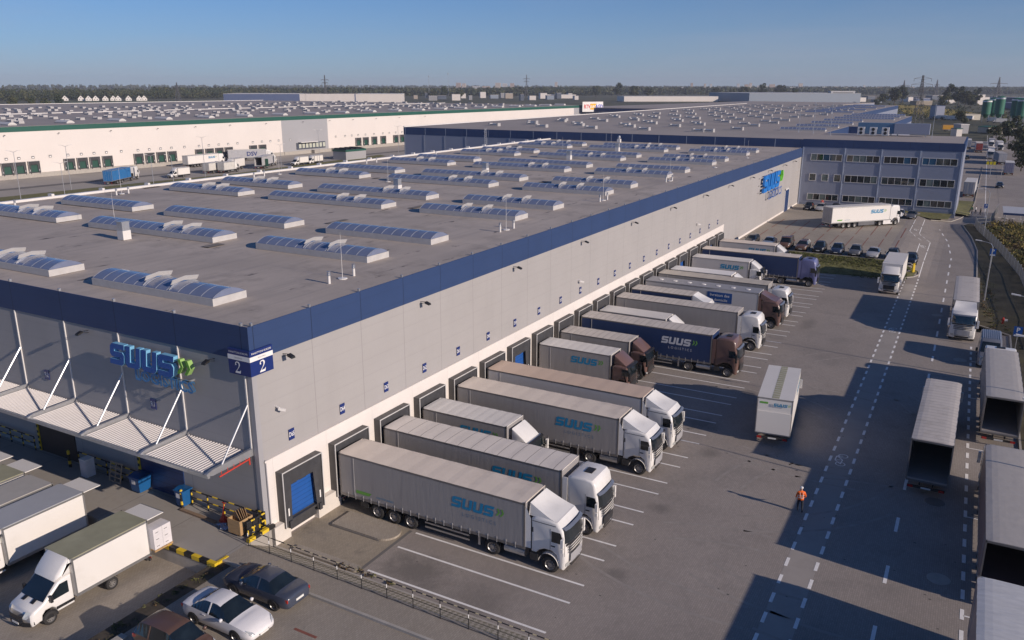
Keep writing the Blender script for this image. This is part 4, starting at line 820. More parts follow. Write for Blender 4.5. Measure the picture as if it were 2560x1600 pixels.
def car(label, loc, rz, m, shape='sed', name='parked_car', group='cars in the far car park', rimm=None, cat='car'):
    S = {'sed': SED, 'hat': HAT, 'est': EST, 'van': VANC}[shape]; t = thing(name, label, cat, loc, rz, group)
    key = (shape, m.name)
    if key not in CARM:
        S0 = S; S2 = []; par = []; SUB = 3
        for i in range(len(S)-1):
            p0, p1, p2, p3 = S[max(0, i-1)], S[i], S[i+1], S[min(len(S)-1, i+2)]
            for k in range(SUB):
                u = k/SUB; S2.append(tuple(.5*((2*p1[j])+(-p0[j]+p2[j])*u+(2*p0[j]-5*p1[j]+4*p2[j]-p3[j])*u*u+(-p0[j]+3*p1[j]-3*p2[j]+p3[j])*u**3) for j in range(6))); par.append(i)
        S2.append(S[-1])
        vs, quads, caps = loftring(S2); top = max(s[4] for s in S); B = MB(); B.v = list(vs); G = MB(); G.v = list(vs); Wn = MB(); Wn.v = list(vs)
        hi = [s[4]-s[3] > .3 for s in S]
        for s, k, f in quads:
            s = par[s]
            rise = hi[s] != hi[s+1]; both = hi[s] and hi[s+1]
            if both and k in (4, 9): G.f.append(f); G.m.append(0)
            elif rise and k in (5, 6, 7, 8): Wn.f.append(f); Wn.m.append(0)
            elif rise and k in (4, 9): G.f.append(f); G.m.append(0)
            else: B.f.append(f); B.m.append(0)
        for c_ in caps: B.f.append(c_); B.m.append(0)
        pl = MB()
        for i in [i for i in range(1, len(S)-1) if hi[i] and hi[i-1] and hi[i+1]][-2 if shape != 'van' else -3:][:1]:
            s_ = S[i]
            for sg in (-1, 1): pl.bar((s_[0], sg*(s_[1]*.95+.005), s_[3]), (s_[0]+(.0), sg*(s_[5]+.008), s_[4]-.03), .07, .03)
        x0, x1 = S[0][0], S[-1][0]; wb = {'sed': (-1.42, 1.42), 'hat': (-1.28, 1.28), 'est': (-1.35, 1.4), 'van': (-1.35, 1.35)}[shape]
        ar = MB(); [arch(ar, x, .39, S[4][1]*1.0-.0) for x in wb]
        me = B.mesh('body', m, True); me.set_sharp_from_angle(angle=R(50))
        hl = MB(); tl = MB(); gl = MB(); pt = MB(); mi = MB(); hd = MB()
        for s in (-1, 1):
            f_ = S[-3]; g_ = S[-2]
            hl.add([(f_[0]+.02,s*(f_[1]*.97),f_[3]-.06), (g_[0]+.0,s*(g_[1]+.012),g_[3]-.02), (g_[0]+.06,s*g_[1]*.72,g_[3]-.03), (g_[0]-.06,s*g_[1]*.8,g_[3]+.085), (f_[0]+.05,s*f_[1]*.9,f_[3]+.055)], [(0,1,2,3,4)])
            r_ = S[1]; tl.box(r_[0]-.03, r_[0]+.2, s*(r_[1])-.03, s*(r_[1])+.03, r_[3]-.2, r_[3]-.03); tl.box(r_[0]-.03, r_[0]+.02, s*(r_[1]-.2)-.14, s*(r_[1]-.2)+.12, r_[3]-.2, r_[3]-.03)
            wi = next(s_ for s_ in S[::-1] if s_[4]-s_[3] > .3); mi.lathe([(-.07,.02), (-.05,.1), (.06,.09), (.09,.02)], (wi[0]+.42, s*(.98), wi[3]+.07), 'x', 8)
        g_ = S[-2]; gl.quad((g_[0]+.06,-.36,g_[3]-.02), (x1+.01,-.3,g_[3]-.2), (x1+.01,.3,g_[3]-.2), (g_[0]+.06,.36,g_[3]-.02))
        pt.box(x1+.0, x1+.03, -.26, .26, .36, .46); pt.box(x0-.03, x0+.0, -.26, .26, .55, .66)
        for s in (-1, 1): hd.box(-.75, -.55, s*(.905)-.012, s*.905+.012, .8, .83); hd.box(.3, .5, s*(.905)-.012, s*.905+.012, .8, .83)
        CARM[key] = dict(body=me, sw=G.mesh('side_window', m_cglass, False), ws=Wn.mesh('windscreen', m_cglass, False), arch=ar.mesh('wheel_arch', m_black), hl=hl.mesh('headlight', m_lamp), tl=tl.mesh('tail_light', m_tail), gr=gl.mesh('grille', m_grille), pl=pl.mesh('pillar', m), pt=pt.mesh('plate', m_plate), mi=mi.mesh('mirror', m, True), wb=wb, W=S[4][1], hd=hd.mesh('door_handle', m))
    c = CARM[key]; bo = mobj('body', c['body'], t)
    for k, nm in (('sw', 'side_window'), ('ws', 'windscreen'), ('pl', 'pillar'), ('hl', 'headlight'), ('tl', 'tail_light'), ('gr', 'grille'), ('pt', 'plate'), ('mi', 'mirror'), ('arch', 'wheel_arch'), ('hd', 'door_handle')): mobj(nm, c[k], bo)
    for x in c['wb']:
        for s in (-1, 1): wheel(t, x, s*(c['W']-.1), .33, .22)
    return t
cp_ = lambda n, c: paint(n+'_car_paint', c, .25)
k_blk, k_sil, k_brn, k_dbl, k_gry, k_wht, k_slb = cp_('black', (.015,.016,.02)), cp_('silver', (.42,.42,.43)), cp_('brown', (.13,.075,.055)), cp_('dark_blue', (.03,.045,.09)), cp_('grey', (.12,.125,.14)), cp_('white', (.80,.78,.78)), cp_('silver_blue', (.22,.28,.38))
for (x, yy, m, s, lb) in ((107.3,-2.9,k_blk,'est','black estate car closest to the wall in the far parking row'), (106.8,-5.9,k_slb,'sed','silver-blue car second from the wall in the far row'), (106.4,-8.7,k_brn,'van','tall brown minivan in the far row beside the trucks'), (106.2,-11.35,k_brn,'est','brown estate car standing next to the brown minivan'),
                           (105.9,-14.0,k_blk,'hat','black hatchback fifth from the wall, dark roof'), (105.7,-16.7,k_dbl,'hat','dark blue hatchback in the middle of the far row'), (105.6,-19.4,k_gry,'hat','grey-green hatchback sixth along the row towards the lane'), (105.5,-22.0,k_sil,'sed','dull silver saloon second last before the oncoming box truck'),
                           (105.6,-24.7,k_blk,'est','black car half hidden behind the oncoming box truck'), (105.9,-27.3,k_blk,'est','dark car at the lane end of the row beside yellow posts')):
    car(lb, (x, yy, gz(x, yy)+.01), pi, m, s)
for (x, yy, m, s, lb) in ((153.3,-3.9,k_blk,'hat','black hatchback parked in the building corner by the office'), (153.3,-6.4,k_sil,'est','silver car second from the corner beside the red-vested person'), (155,-9.1,k_blk,'sed','dark saloon behind the turning white trailer'), (151.6,-21.8,k_wht,'hat','white car mostly hidden by the turning truck cab'), (151.2,-24.1,k_gry,'est','grey estate car alone beside the office grass')):
    car(lb, (x, yy, 1.31), pi, m, s)
wc = car('glossy white saloon parked in the foreground, nose to the bottom right', (-7.45, -5.1, 1.2), -pi/2, k_wht, 'sed', group=None)
car('dark slate saloon in the foreground parked tail-out beside the railing', (-4.78, -4.9, 1.2), pi/2, cp_('slate', (.055,.065,.095)), 'sed', group=None)
car('brown hatchback cut by the bottom edge left of the white saloon', (-10.15, -4.75, 1.2), -pi/2, k_brn, 'hat', group=None)
car('dark car driving on the far road beyond the office', (232.5, -40.3, .03), pi, k_blk, 'est', group=None, name='car'); car('dark car at the kerb just behind the office corner', (333, -30.4, .03), 0, k_blk, 'hat', group=None, name='car')
# box vans in the lower left bay
def van(label, x_rear, yc, z, m=p_white, Lb=4.5, side=c_white, roof=r_white, W=2.2, top=2.95, flap=True, group='box vans backed to the lower loading bay'):
    t = thing('box_van', label, 'van', (x_rear, yc, z), pi, group)
    load_box(t, 0, Lb, .82, top, W, side, roof, 'box', 'none')
    undercarriage(t, .05, Lb+2.2, (2.45, ), .75, r=.36, hw=1.05)
    X = Lb+.05
    prof = [(.0,.45), (.95,.45), (1.0,.7), (1.2,.86), (1.55,.86), (1.78,.7), (1.84,.42), (2.45,.35), (2.52,.55), (2.5,.95), (2.3,1.12), (1.62,1.32), (.72,2.05), (.45,2.12), (0,2.12)]
    bend = lambda x, y, z: x-.30*max(0, x-1.5)*(abs(y)/1.0)**3
    b = MB(); pillow(b, prof, 1.0, .12, bend, 4); b.xf(lambda v: (v[0]+X, v[1], v[2])); o = b.build('cab', m, t, smooth=True, autosm=32)
    P = lambda f, d=.02: (1.62-.90*f+d*.6, 1.32+.73*f+d)
    q = MB(); q.grid(lambda a, u: (bend(P(.03+.9*a)[0], (2*u-1)*(.93-.09*a), 0)+X, (2*u-1)*(.93-.09*a), P(.03+.9*a)[1]), 2, 6); q.build('windscreen', m_cglass, o)
    for s in (-1, 1):
        q = MB(); q.add([(X+a, s*1.006, z_) for a, z_ in ((.25,1.25), (.25,1.92), (.68,1.92), (1.35,1.36), (1.3,1.22))], [(0,1,2,3,4)]); q.build('side_window', m_cglass, o)
        q = MB(); q.box(X+1.2, X+1.32, s*1.12-.09, s*1.12+.09, 1.25, 1.6); q.build('mirror', m_black, o)
        q = MB(); q.add([(X+bend(2.2,s*.9,1)+.02,s*.95,1.05), (X+bend(2.47,s*.75,1)+.06,s*.72,.78), (X+bend(2.5,s*.55,1)+.04,s*.5,.82), (X+bend(2.3,s*.62,1)+.05,s*.6,1.12)], [(0,1,2,3)]); q.build('headlight', m_lamp, o)
        q = MB(); q.box(X+.0, X+.98, s*1.0-.012, s*1.0+.012, .62, .78); q.box(X+1.85, X+2.2, s*.93-.012, s*.99, .45, .62); q.build('rubbing_strip', m_black, o)
        wheel(t, X+1.37, s*.9, .36, .24)
        q = MB(); q.add([(X+1.37+.44*cos(a), s*1.004, .36+.46*sin(a)) for a in [pi*i/10 for i in range(11)]], [tuple(range(11))]); q.build('wheel_arch', m_black, o)
        q = MB(); q.quad((X+1.5+.1,s*.35-.13,1.375), (X+1.85,s*.38-.13,1.27), (X+1.85,s*.38+.13,1.27), (X+1.6,s*.35+.13,1.375)); q.build('bonnet_vent', m_black, o)
    q = MB(); q.grid(lambda a, u: (bend(2.51,(2*u-1)*.55,0)+.02+X, (2*u-1)*.55, .95-.3*a), 1, 4); q.build('grille', m_grille, o)
    q = MB(); q.grid(lambda a, u: (bend(2.53,(2*u-1)*.9,0)+.025+X, (2*u-1)*.9, .62-.25*a), 1, 5); q.build('bumper', m_black, o)
    q = MB(); q.box(X+2.55, X+2.57, -.26, .26, .46, .57); q.build('plate', m_plate, o)
    q = MB(); pr = [(.05,2.1), (.95,2.1), (.8,2.35), (.45,2.7), (.1,top-.03), (.05,top-.03)]; pillow(q, pr, .98, .22, lambda x, y, z: x-.12*(abs(y))**2, 4); q.xf(lambda v: (v[0]+X-.03, v[1], v[2])); q.build('air_deflector', m, o, smooth=True, autosm=40)
    if flap:
        q = MB(); q.box(-1.15, -.02, -W/2+.12, W/2-.12, top-.14, top-.09); q.mat(1); q.box(-1.2, -1.15, -W/2+.1, W/2-.1, top-.16, top-.07); q.build('raised_door', [side, m_alum], t)
    q = MB(); q.box(-.02, .05, -W/2-.012, -W/2+.1, .82, top); q.box(-.02, .05, W/2-.1, W/2+.012, .82, top); q.build('rear_post', m_alum, t)
    return t
v1 = van('white box van with moss-stained roof, nearest in the lower bay', -5.15, 4.7, .3, roof=r_moss, top=3.0)
q = MB(); q.box(-1.35, -.02, -1.0, 1.0, .95, 1.03); q.build('tail_lift', m_galv, v1)
van('white box van with clean grey-white roof, second from the camera', -4.95, 10.65, .3, Lb=4.8, W=2.25, top=3.1, roof=M('clean_grey_roof', (.40,.41,.43), .5, var=.04))
van('box van with grey roof and dark strap mark, third from the camera', -5.1, 13.5, .3, side=M('offwhite_box', (.62,.60,.56), .45), roof=M('dusty_grey_roof', (.42,.40,.37), .6, var=.06), W=2.4, top=3.05, flap=False)
van('white box van with olive roof, fourth in the row at the left edge', -5.0, 16.5, .3, roof=r_moss, W=2.3, top=3.0)
van('farthest box van, only its rear flap showing at the left edge', -5.0, 19.6, .3, W=2.2, top=2.95, roof=M('dusty_grey_roof', (.42,.40,.37), .6))
# stack of wrapped cartons on a pallet
t = thing('carton_stack', 'white cartons stacked on a pallet on the tail lift of the nearest van', 'pallet load', (-4.55, 3.62, 1.34))
b = MB()
for i in range(3): b.box(-.6, .6, -.4+i*.36, -.32+i*.36, 0, .1)
for i in range(5): b.box(-.6+i*.26, -.45+i*.26, -.42, .42, .1, .14)
b.build('pallet', m_wood, t)
for iz in range(3):
    for ix in range(2):
        for iy in range(2):
            b = MB(); b.box(-.58+ix*.58, -.01+ix*.58, -.40+iy*.40, -.01+iy*.40, .145+iz*.42, .56+iz*.42); b.mat(1)
            b.box(-.45+ix*.58, -.25+ix*.58, -.403+iy*.4, -.4+iy*.4, .3+iz*.42, .33+iz*.42); b.build('carton', [M('white_carton', (.70,.67,.68), .6, var=.05), m_dark], t)
# ================= signs on the buildings
def sign_thing(name, label, cat='sign', loc=(0, 0, 0), rz=0, group=None): return thing(name, label, cat, loc, rz, group)
# big lettering on the front (faces -x) and on the long wall (faces -y)
t = sign_thing('company_sign', 'big blue 3D company letters with green chevrons above the front canopy', 'sign', (0, 0, 0))
b = MB(); suus(b, (-.75, 11.55, 9.9), (0,-1,0), (0,0,1), 1.38, depth=.32, chev=False, wide=1.02)
def edged(b, name, par, mats, d, axis):
    """face material 0, flank material 1"""
    o = b.build(name, mats, par); me = o.data
    for p in me.polygons:
        if abs(p.normal[axis]) < .5: p.material_index = d
    return o
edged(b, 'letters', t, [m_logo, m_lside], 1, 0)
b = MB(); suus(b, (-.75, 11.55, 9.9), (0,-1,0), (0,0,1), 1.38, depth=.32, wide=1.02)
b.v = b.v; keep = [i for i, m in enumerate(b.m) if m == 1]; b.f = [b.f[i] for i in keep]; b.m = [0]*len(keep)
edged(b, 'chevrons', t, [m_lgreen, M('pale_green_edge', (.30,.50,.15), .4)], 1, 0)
v, f = text_poly('LOGISTICS', .98, .012); b = MB()
put(b, [(x*1.12, y) for x, y in v], f, (-.6, 6.85, 9.45), (0,-1,0), (0,0,1)); put(b, [(x*1.12, y) for x, y in v], f, (-.45, 6.83, 9.47), (0,-1,0), (0,0,1)); b.build('small_letters', m_lside, t)
b = MB()
put(b, [(x*1.12, y) for x, y in v], f, (-.62, 6.88, 9.43), (0,-1,0), (0,0,1)); b.build('letter_faces', M('letter_navy', (.05,.22,.48), .4), t)
b = MB(); b.box(-.45, -.36, 4.6, 11.3, 9.72, 9.8); b.box(-.45, -.36, 4.6, 11.3, 10.4, 10.48); [b.box(-.36, 0, a, a+.1, 9.7, 9.8) for a in (4.8, 7.6, 11.1)]; b.build('rail', m_galv, t)
t = sign_thing('company_sign', 'bright blue 3D company letters mounted high on the long wall near the office', 'sign')
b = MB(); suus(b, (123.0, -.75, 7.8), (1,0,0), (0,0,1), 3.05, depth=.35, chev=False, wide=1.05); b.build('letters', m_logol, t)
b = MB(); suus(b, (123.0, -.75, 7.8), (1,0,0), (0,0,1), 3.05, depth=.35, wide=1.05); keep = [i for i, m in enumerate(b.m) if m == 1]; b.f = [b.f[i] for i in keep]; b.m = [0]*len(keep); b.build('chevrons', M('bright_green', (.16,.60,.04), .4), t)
v, f = text_poly('LOGISTICS', 2.2, .015); b = MB(); put(b, [(x*1.1, y) for x, y in v], f, (134, -.6, 6.7), (1,0,0), (0,0,1)); b.build('small_letters', m_logo, t)
b = MB()
for zz in (8, 9.3, 10.6): b.bar((121.5,-.3,zz), (124,-.3,zz), .08); b.tube((121.6,0,zz), (121.6,-.35,zz), .05)
b.build('rail', m_wtrim, t)
# corner sign with the hall number
t = sign_thing('corner_sign', 'navy and white two-sided number 2 sign wrapped round the building corner', 'sign')
b = MB(); b.box(-.22, 1.5, -.22, -.1, 10.85, 12.35); b.box(-.22, -.1, -.1, 1.5, 10.85, 12.35); b.build('panel', m_sb, t)
b = MB(); b.box(-.23, 1.51, -.235, -.22, 11.72, 12.0); b.box(-.235, -.22, -.22, 1.51, 11.72, 12.0); b.build('white_band', m_sw, t)
b = MB()
def serif2(o, ux, uy, h):
    P = [(.06,.70), (.08,.86), (.2,.97), (.33,1.0), (.5,.96), (.6,.84), (.6,.7), (.52,.55), (.28,.27), (.2,.17), (.5,.17), (.58,.2), (.62,.28), (.67,.28), (.6,0), (.03,0), (.03,.07), (.34,.42), (.45,.6), (.46,.78), (.4,.88), (.3,.91), (.2,.87), (.15,.8), (.2,.76), (.2,.68), (.12,.65)]
    o, ux, uy = Vector(o), Vector(ux), Vector(uy); b.add([o+ux*x*h+uy*y*h for x, y in P][::-1], [tuple(range(len(P)))])
serif2((.42, -.24, 10.95), (1,0,0), (0,0,1), .7); serif2((-.24, 1.0, 10.95), (0,-1,0), (0,0,1), .7)
v, f = text_poly('PANATTONI EUROPE', .155, .004); put(b, v, f, (.65, -.24, 12.17), (1,0,0), (0,0,1)); put(b, v, f, (-.24, .65, 12.17), (0,-1,0), (0,0,1)); b.build('lettering', m_sw, t)
b = MB(); v, f = text_poly('BUILDING', .13); put(b, v, f, (.65, -.24, 11.86), (1,0,0), (0,0,1)); put(b, v, f, (-.24, .65, 11.86), (0,-1,0), (0,0,1)); b.build('small_lettering', M('grey_text', (.35,.33,.3), .6), t)
for k in range(21):
    s_ = 'D%d' % (65-k); X = 2.66+4.655*k
    t = sign_thing('dock_number_sign', 'small navy sign reading %s on the grey wall above its dock' % s_, 'sign', (X, -.03, 6.28), group='dock number signs along the long wall')
    b = MB(); b.box(-.23, .23, -.03, 0, -.35, .35); b.build('panel', m_sb, t)
    v, f = text_poly(s_, .42, .012); b = MB(); put(b, [(x*.62, y) for x, y in v], f, (0,-.036,-.0), (1,0,0), (0,0,1)); b.build('lettering', m_sw, t)
for s_, yy in (('R1', 8.86), ('R2', 19.85), ('R3', 30.85)):
    t = sign_thing('gate_number_sign', 'small dark sign reading %s above a front gate' % s_, 'sign', (-.03, yy, 7.42), group='gate number signs on the front wall')
    b = MB(); b.box(-.03, 0, -.27, .27, -.34, .34); b.build('panel', m_sb, t); v, f = text_poly(s_, .46, .01); b = MB(); put(b, [(x*.9, y) for x, y in v], f, (-.036,0,0), (0,-1,0), (0,0,1)); b.build('lettering', m_sw, t)
# number plates of the white hall's docks
Mh = lh.matrix_basis = Matrix.Translation((109.4,213.55,0)) @ Matrix.Rotation(R(-3.43), 4, 'Z')
for i, x in enumerate([4-4.3, 3.3, 7.4, 12.6, 18.1, 22.4, 26.6, 30.8, 36, 42, 46.2, 50.5, 54.8, 60, 66, 70.2, 74.5, 78.7, 83, 90.2, 94.6, 98.8, 103, 109, 134.5, 140.2, 144.3, 148.3, 153, 158.6, 164.6, 169, 173.5, 178]):
    p_ = Mh @ Vector((x, -.1, 5.9)); t = sign_thing('dock_sign', 'small grey dock number plate on the white hall, number %d from the left' % (i+1), 'sign', p_, R(-3.43), 'number plates of the white hall docks')
    b = MB(); b.box(-.42, .42, -.03, 0, -.36, .36); b.mat(1); b.box(-.28, .28, -.04, -.03, -.25, .12); b.build('panel', [M('plate_dark', (.12,.12,.13), .5), m_sw], t)
# wall flood lights
def flood(label, loc, rz, group):
    t = thing('wall_lamp', label, 'lamp', loc, rz, group); b = MB(); b.bar((0,0,.1), (0,-.6,.16), .035); b.bar((0,0,-.05), (0,-.55,.1), .03); b.build('arm', m_black, t)
    b = MB(); b.add([(-.16,-.5,.05), (.16,-.5,.05), (.16,-.85,-.05), (-.16,-.85,-.05), (-.16,-.48,.18), (.16,-.48,.18), (.15,-.82,.06), (-.15,-.82,.06)], [(3,2,1,0),(4,5,6,7),(0,1,5,4),(1,2,6,5),(2,3,7,6),(3,0,4,7)]); b.build('lamp_head', m_black, t)
nth = ['first', 'second', 'third', 'fourth', 'fifth', 'sixth', 'seventh', 'eighth', 'ninth', 'tenth', 'eleventh', 'twelfth', 'thirteenth', 'fourteenth', 'fifteenth', 'sixteenth', 'seventeenth', 'eighteenth', 'nineteenth', 'twentieth']
for i, x in enumerate((2.5, 16.4, 30.3, 44.5, 58.5, 72.5, 87, 101, 115, 129, 142, 152)): flood('black flood lamp under the navy fascia of the long wall, %s from the corner' % nth[i], (x, 0, 11.35), 0, 'flood lamps on the long wall')
for i, yy in enumerate((2.9, 14.5, 26)): flood('black flood lamp on the shaded front wall, %s from the corner' % nth[i], (0, yy, 11.3), -pi/2, 'flood lamps on the front wall')
for i, x in enumerate((-15, 0, 16, 33, 50, 65, 80, 97, 116, 131, 145, 160, 176, 195)): p_ = Mh @ Vector((x, -.1, 12.6)); flood('tiny flood lamp high on the white hall wall, %s from the left' % nth[i], p_, R(-3.43), 'flood lamps on the white hall')
for i, (x, z) in enumerate(((1.6, 8.35), (44, 7.4), (84.5, 7.6))):
    t = thing('security_camera', 'white security camera on the long grey wall, %s from the corner' % nth[i], 'camera', (x, 0, z), 0, 'cameras on the long wall'); b = MB(); b.tube((0,0,.1), (0,-.3,.05), .05); b.bar((-.05,-.25,0), (.25,-.55,-.12), .14); b.build('camera_body', m_wtrim, t)
# ================= things on the main roof
for i, (x, yy, hh) in enumerate(((14.6,30.3,0), (54.2,30.3,0), (79.2,32.2,0), (108.1,31.6,0), (131.5,31.6,0), (158,42,1))):
    t = thing('roof_fan', 'square white and grey exhaust fan on the main roof, %s from the camera' % nth[i] if not hh else 'round-capped exhaust fan beside the navy parapet at the roof end', 'exhaust fan', (x, yy, 13.62), 0, 'exhaust fans on the main roof')
    t.scale = (.72, .72, .8); b = MB(); b.box(-.55, .55, -.55, .55, 0, 1.0); b.build('base', m_wtrim, t); b = MB()
    if hh: b.lathe([(1.0,.45), (1.5,.5), (1.9,.35), (2.1,.02)], n=14)
    else: b.box(-.5, .5, -.5, .5, 1.05, 1.95); b.box(-.58, .58, -.58, .58, 1.95, 2.02); b.box(-.53, .53, -.53, .53, 1.0, 1.06)
    b.build('fan_housing', m_galv, t)
rods = [(12.1,3.5), (35.4,3.6), (59.1,3.9), (82.9,3.8), (18.6,37.1), (62.1,37.9), (86.7,37.9), (119.5,38.5), (143.4,38), (34.7,58.2), (106,3.8), (128,3.9), (62,58.5)]
for i, (x, yy) in enumerate(rods):
    side = 'along the long eave' if yy < 10 else 'in the middle' if yy < 50 else 'along the far gutter'
    n_ = sum(1 for a in rods[:i] if (a[1] < 10) == (yy < 10) and (a[1] < 50) == (yy < 50))
    t = thing('lightning_rod', 'thin white lightning mast %s, %s away from the camera' % (side, nth[n_]), 'lightning rod', (x, yy, 13.62), 0, 'lightning masts on the main roof')
    b = MB(); b.lathe([(0,.34), (.08,.34), (.1,.1), (.12,.03)], n=12); b.build('foot', m_wtrim, t); b = MB(); b.tube((0,0,.05), (0,0,3.3), .022, 6, .008); b.build('mast', m_wtrim, t)
pip = [(10.5,3.3), (13.2,3.4), (34.1,3.5), (36.5,3.4), (57.7,3.7), (59.9,3.7), (81.3,3.8), (83.1,3.5), (33.7,57.8), (35.6,58.1), (21.2,57.8), (56.1,57.7), (59,58.6), (82.5,58.2), (85.5,58.4), (104,58.4)]
for i, (x, yy) in enumerate(pip):
    n_ = sum(1 for a in pip[:i] if (a[1] < 10) == (yy < 10))
    t = thing('vent_pipe', 'short white vent pipe near the %s, %s away from the camera' % ('long eave' if yy < 10 else 'far gutter', nth[n_]), 'vent pipe', (x, yy, 13.62), 0, 'vent pipes on the main roof')
    b = MB(); b.tube((0,0,0), (0,0,.55), .1, 10); b.build('pipe', m_wtrim, t); b = MB(); b.lathe([(.55,.08), (.6,.14), (.66,.08), (.72,.14), (.78,.08), (.86,.13), (.9,.02)], n=10); b.build('cap', m_galv, t)
b = MB(); q_ = random.Random(21)
for i in range(26):
    x, yy = q_.uniform(5, 155), q_.choice((q_.uniform(17.8, 21.3), q_.uniform(39.6, 43.4), q_.uniform(57.5, 61))); L0 = q_.uniform(.8, 3.0); w0 = q_.uniform(.3, 1.0); b.quad((x,yy,13.7-.0016*yy+.012), (x+L0,yy,13.7-.0016*yy+.012), (x+L0,yy+w0,13.7-.0016*yy+.012), (x,yy+w0,13.7-.0016*yy+.012))
b.build('roof_patch', M('roof_patch_dark', (.19,.17,.155), .85, var=.2, scale=2), wh)
t = thing('ladder_mast', 'slim lattice ladder standing on the roof edge in front of the rear hall', 'ladder', (130.1, 62.6, 10)); b = MB()
for s in (-.3, .3): b.tube((s,.2,-3), (s,.2,7.6), .05)
for i in range(24): b.tube((-.3,.2,-2.8+i*.43), (.3,.2,-2.8+i*.43), .03)
for i in range(8): b.tube((-.3,.2,.5+i*.9), (0,.8,.5+i*.9), .03); b.tube((.3,.2,.5+i*.9), (0,.8,.5+i*.9), .03)
b.build('rungs', m_galv, t)
# plant on the office roof
for i, (x, yy, w_, d_, m) in enumerate(((192,-20,.0,7.4,m_bluecl), (192.2,-12.4,0,8.0,M('blue_screen', (.10,.20,.33), .5)))):
    t = thing('cooling_plant', ('pale blue boxy cooling plant' if i == 0 else 'louvred darker blue plant screen')+' on the office roof', 'roof plant', (x-10, yy, 15.58)); b = MB(); b.box(0, 2.2, -d_/2, d_/2, .5, 2.9); b.build('casing', m, t); b = MB()
    for a in (-1, 1): b.box(.2, .35, a*d_*.4-.08, a*d_*.4+.08, 0, .5); b.box(1.8, 1.95, a*d_*.4-.08, a*d_*.4+.08, 0, .5)
    b.build('legs', m_galv, t)
for i in range(3):
    t = thing('air_conditioner', 'twin-fan white air conditioner on the office roof, %s from the left' % nth[i], 'air conditioner', (178.5, -9.6-i*2.6, 15.58), 0, 'air conditioners on the office roof'); b = MB(); b.box(0, .7, -.75, .75, .3, 2.1); b.build('casing', m_wtrim, t)
    for z in (.8, 1.6): b = MB(); b.lathe([(-.02,.36), (-.04,.3), (-.03,.02)], (0,0,z), 'x', 14); b.build('fan', m_black, t)
for i, (x, yy) in enumerate(((178,-3), (182,1.5), (176,-24.6), (188,6))):
    t = thing('antenna_mast', 'tall thin mast on the roofs by the office, %s from the left' % nth[(1,0,3,2)[i]] if 0 else 'tall thin antenna mast %s' % ('left of the air conditioners', 'behind the hall edge', 'at the right end of the cooling plant', 'farthest back beside a barrel skylight')[i], 'antenna', (x, yy, 15.55)); b = MB(); b.tube((0,0,0), (0,0,7.5 if i != 3 else 5), .05, 6); b.tube((-.3,0,0), (0,0,1.2), .03); b.tube((.3,0,0), (0,0,1.2), .03); b.mat(1)
    if i == 0: b.lathe([(-.1,.3), (0,.28), (.05,.1)], (-.3,.3,2.5), 'x', 12)
    b.build('mast', [m_galv, m_wtrim], t)
# ================= foreground: retaining wall, railings, bins, barriers
t = thing('retaining_wall', 'low concrete wall with black and yellow edge between apron and van bay', 'retaining wall'); b = MB(); b.box(-4.3, -4.14, -.55, 78, -.2, 1.12); b.box(-4.14, -3.4, -.62, -.51, .5, 1.12); b.build('wall', m_conc, t)
b = MB(); b.box(-4.34, -4.08, 3.74, 78, 1.1, 1.33); b.build('coping', m_conc, t)
b = MB(); n = 7
for i in range(n): b.mat(i % 2); b.box(-4.34, -4.08, -.6+i*.62, -.6+(i+1)*.62, 1.1, 1.35)
b.mat(0); b.box(-4.08, -3.35, -.62, -.45, 1.1, 1.34); b.build('edge_beam', [m_yp, m_bp], t)
t = thing('handrail', 'long black and yellow handrail beside the walkway above the dock yard', 'railing', (-2.0, 0, 0)); b = MB(); P0 = (-.02, -.6)
yy = -.75; i = 0; posts = []
while yy > -22: posts.append(yy); yy -= 1.66
for a in posts:
    b = MB(); n = 5
    for j in range(n): b.mat(1 if j == 3 else 0); b.tube((-.0-.012*abs(a),a,1.3+1.05*j/n), (-.012*abs(a),a,1.3+1.05*(j+1)/n), .024, 6)
    b.build('post', [m_bp, m_sw], t)
b = MB(); n = 96
for j in range(n): y0 = posts[0]+(posts[-1]-posts[0])*j/n; y1 = posts[0]+(posts[-1]-posts[0])*(j+1)/n; b.mat(1 if j % 3 == 2 else 0); b.tube((-.012*abs(y0),y0,2.35), (-.012*abs(y1),y1,2.35), .028, 6)
b.build('top_rail', [m_bp, M('cream_paint', (.62,.52,.30), .5)], t)
b = MB(); b.tube((-.01,posts[0],1.85), (-.26,posts[-1],1.85), .012, 5); b.tube((-.01,posts[0],1.36), (-.26,posts[-1],1.36), .015, 5); b.build('lower_rail', m_bp, t)
def striped(b, p, q, r, n):
    p, q = Vector(p), Vector(q)
    for i in range(n): b.mat(1 if i % 3 == 1 else 0); b.tube(p+(q-p)*i/n, p+(q-p)*(i+1)/n, r, 8)
def barrier(label, x, y0, y1, k, group):
    t = thing('safety_barrier', label, 'barrier', (x, y0, 1.3), 0, group); L = y1-y0
    for i in range(k+1): b = MB(); striped(b, (0,L*i/k,0), (0,L*i/k,1.05), .045, 6); b.build('post', [m_bp, m_yp], t)
    b = MB(); striped(b, (0,0,1.05), (0,L,1.05), .045, k*3); b.build('top_rail', [m_bp, m_yp], t)
    b = MB(); striped(b, (0,0,.55), (0,L,.55), .04, k*3); b.build('middle_rail', [m_bp, m_yp], t); return t
barrier('black and yellow pipe barrier between the building corner and the first gate', -.3, .2, 5.9, 4, 'pipe barriers before the front wall')
barrier('black and yellow pipe barrier in the shade between the two gates', -.3, 11.2, 17.2, 4, 'pipe barriers before the front wall')
barrier('black and yellow pipe barrier far left under the canopy', -.3, 22.3, 28.2, 4, 'pipe barriers before the front wall')
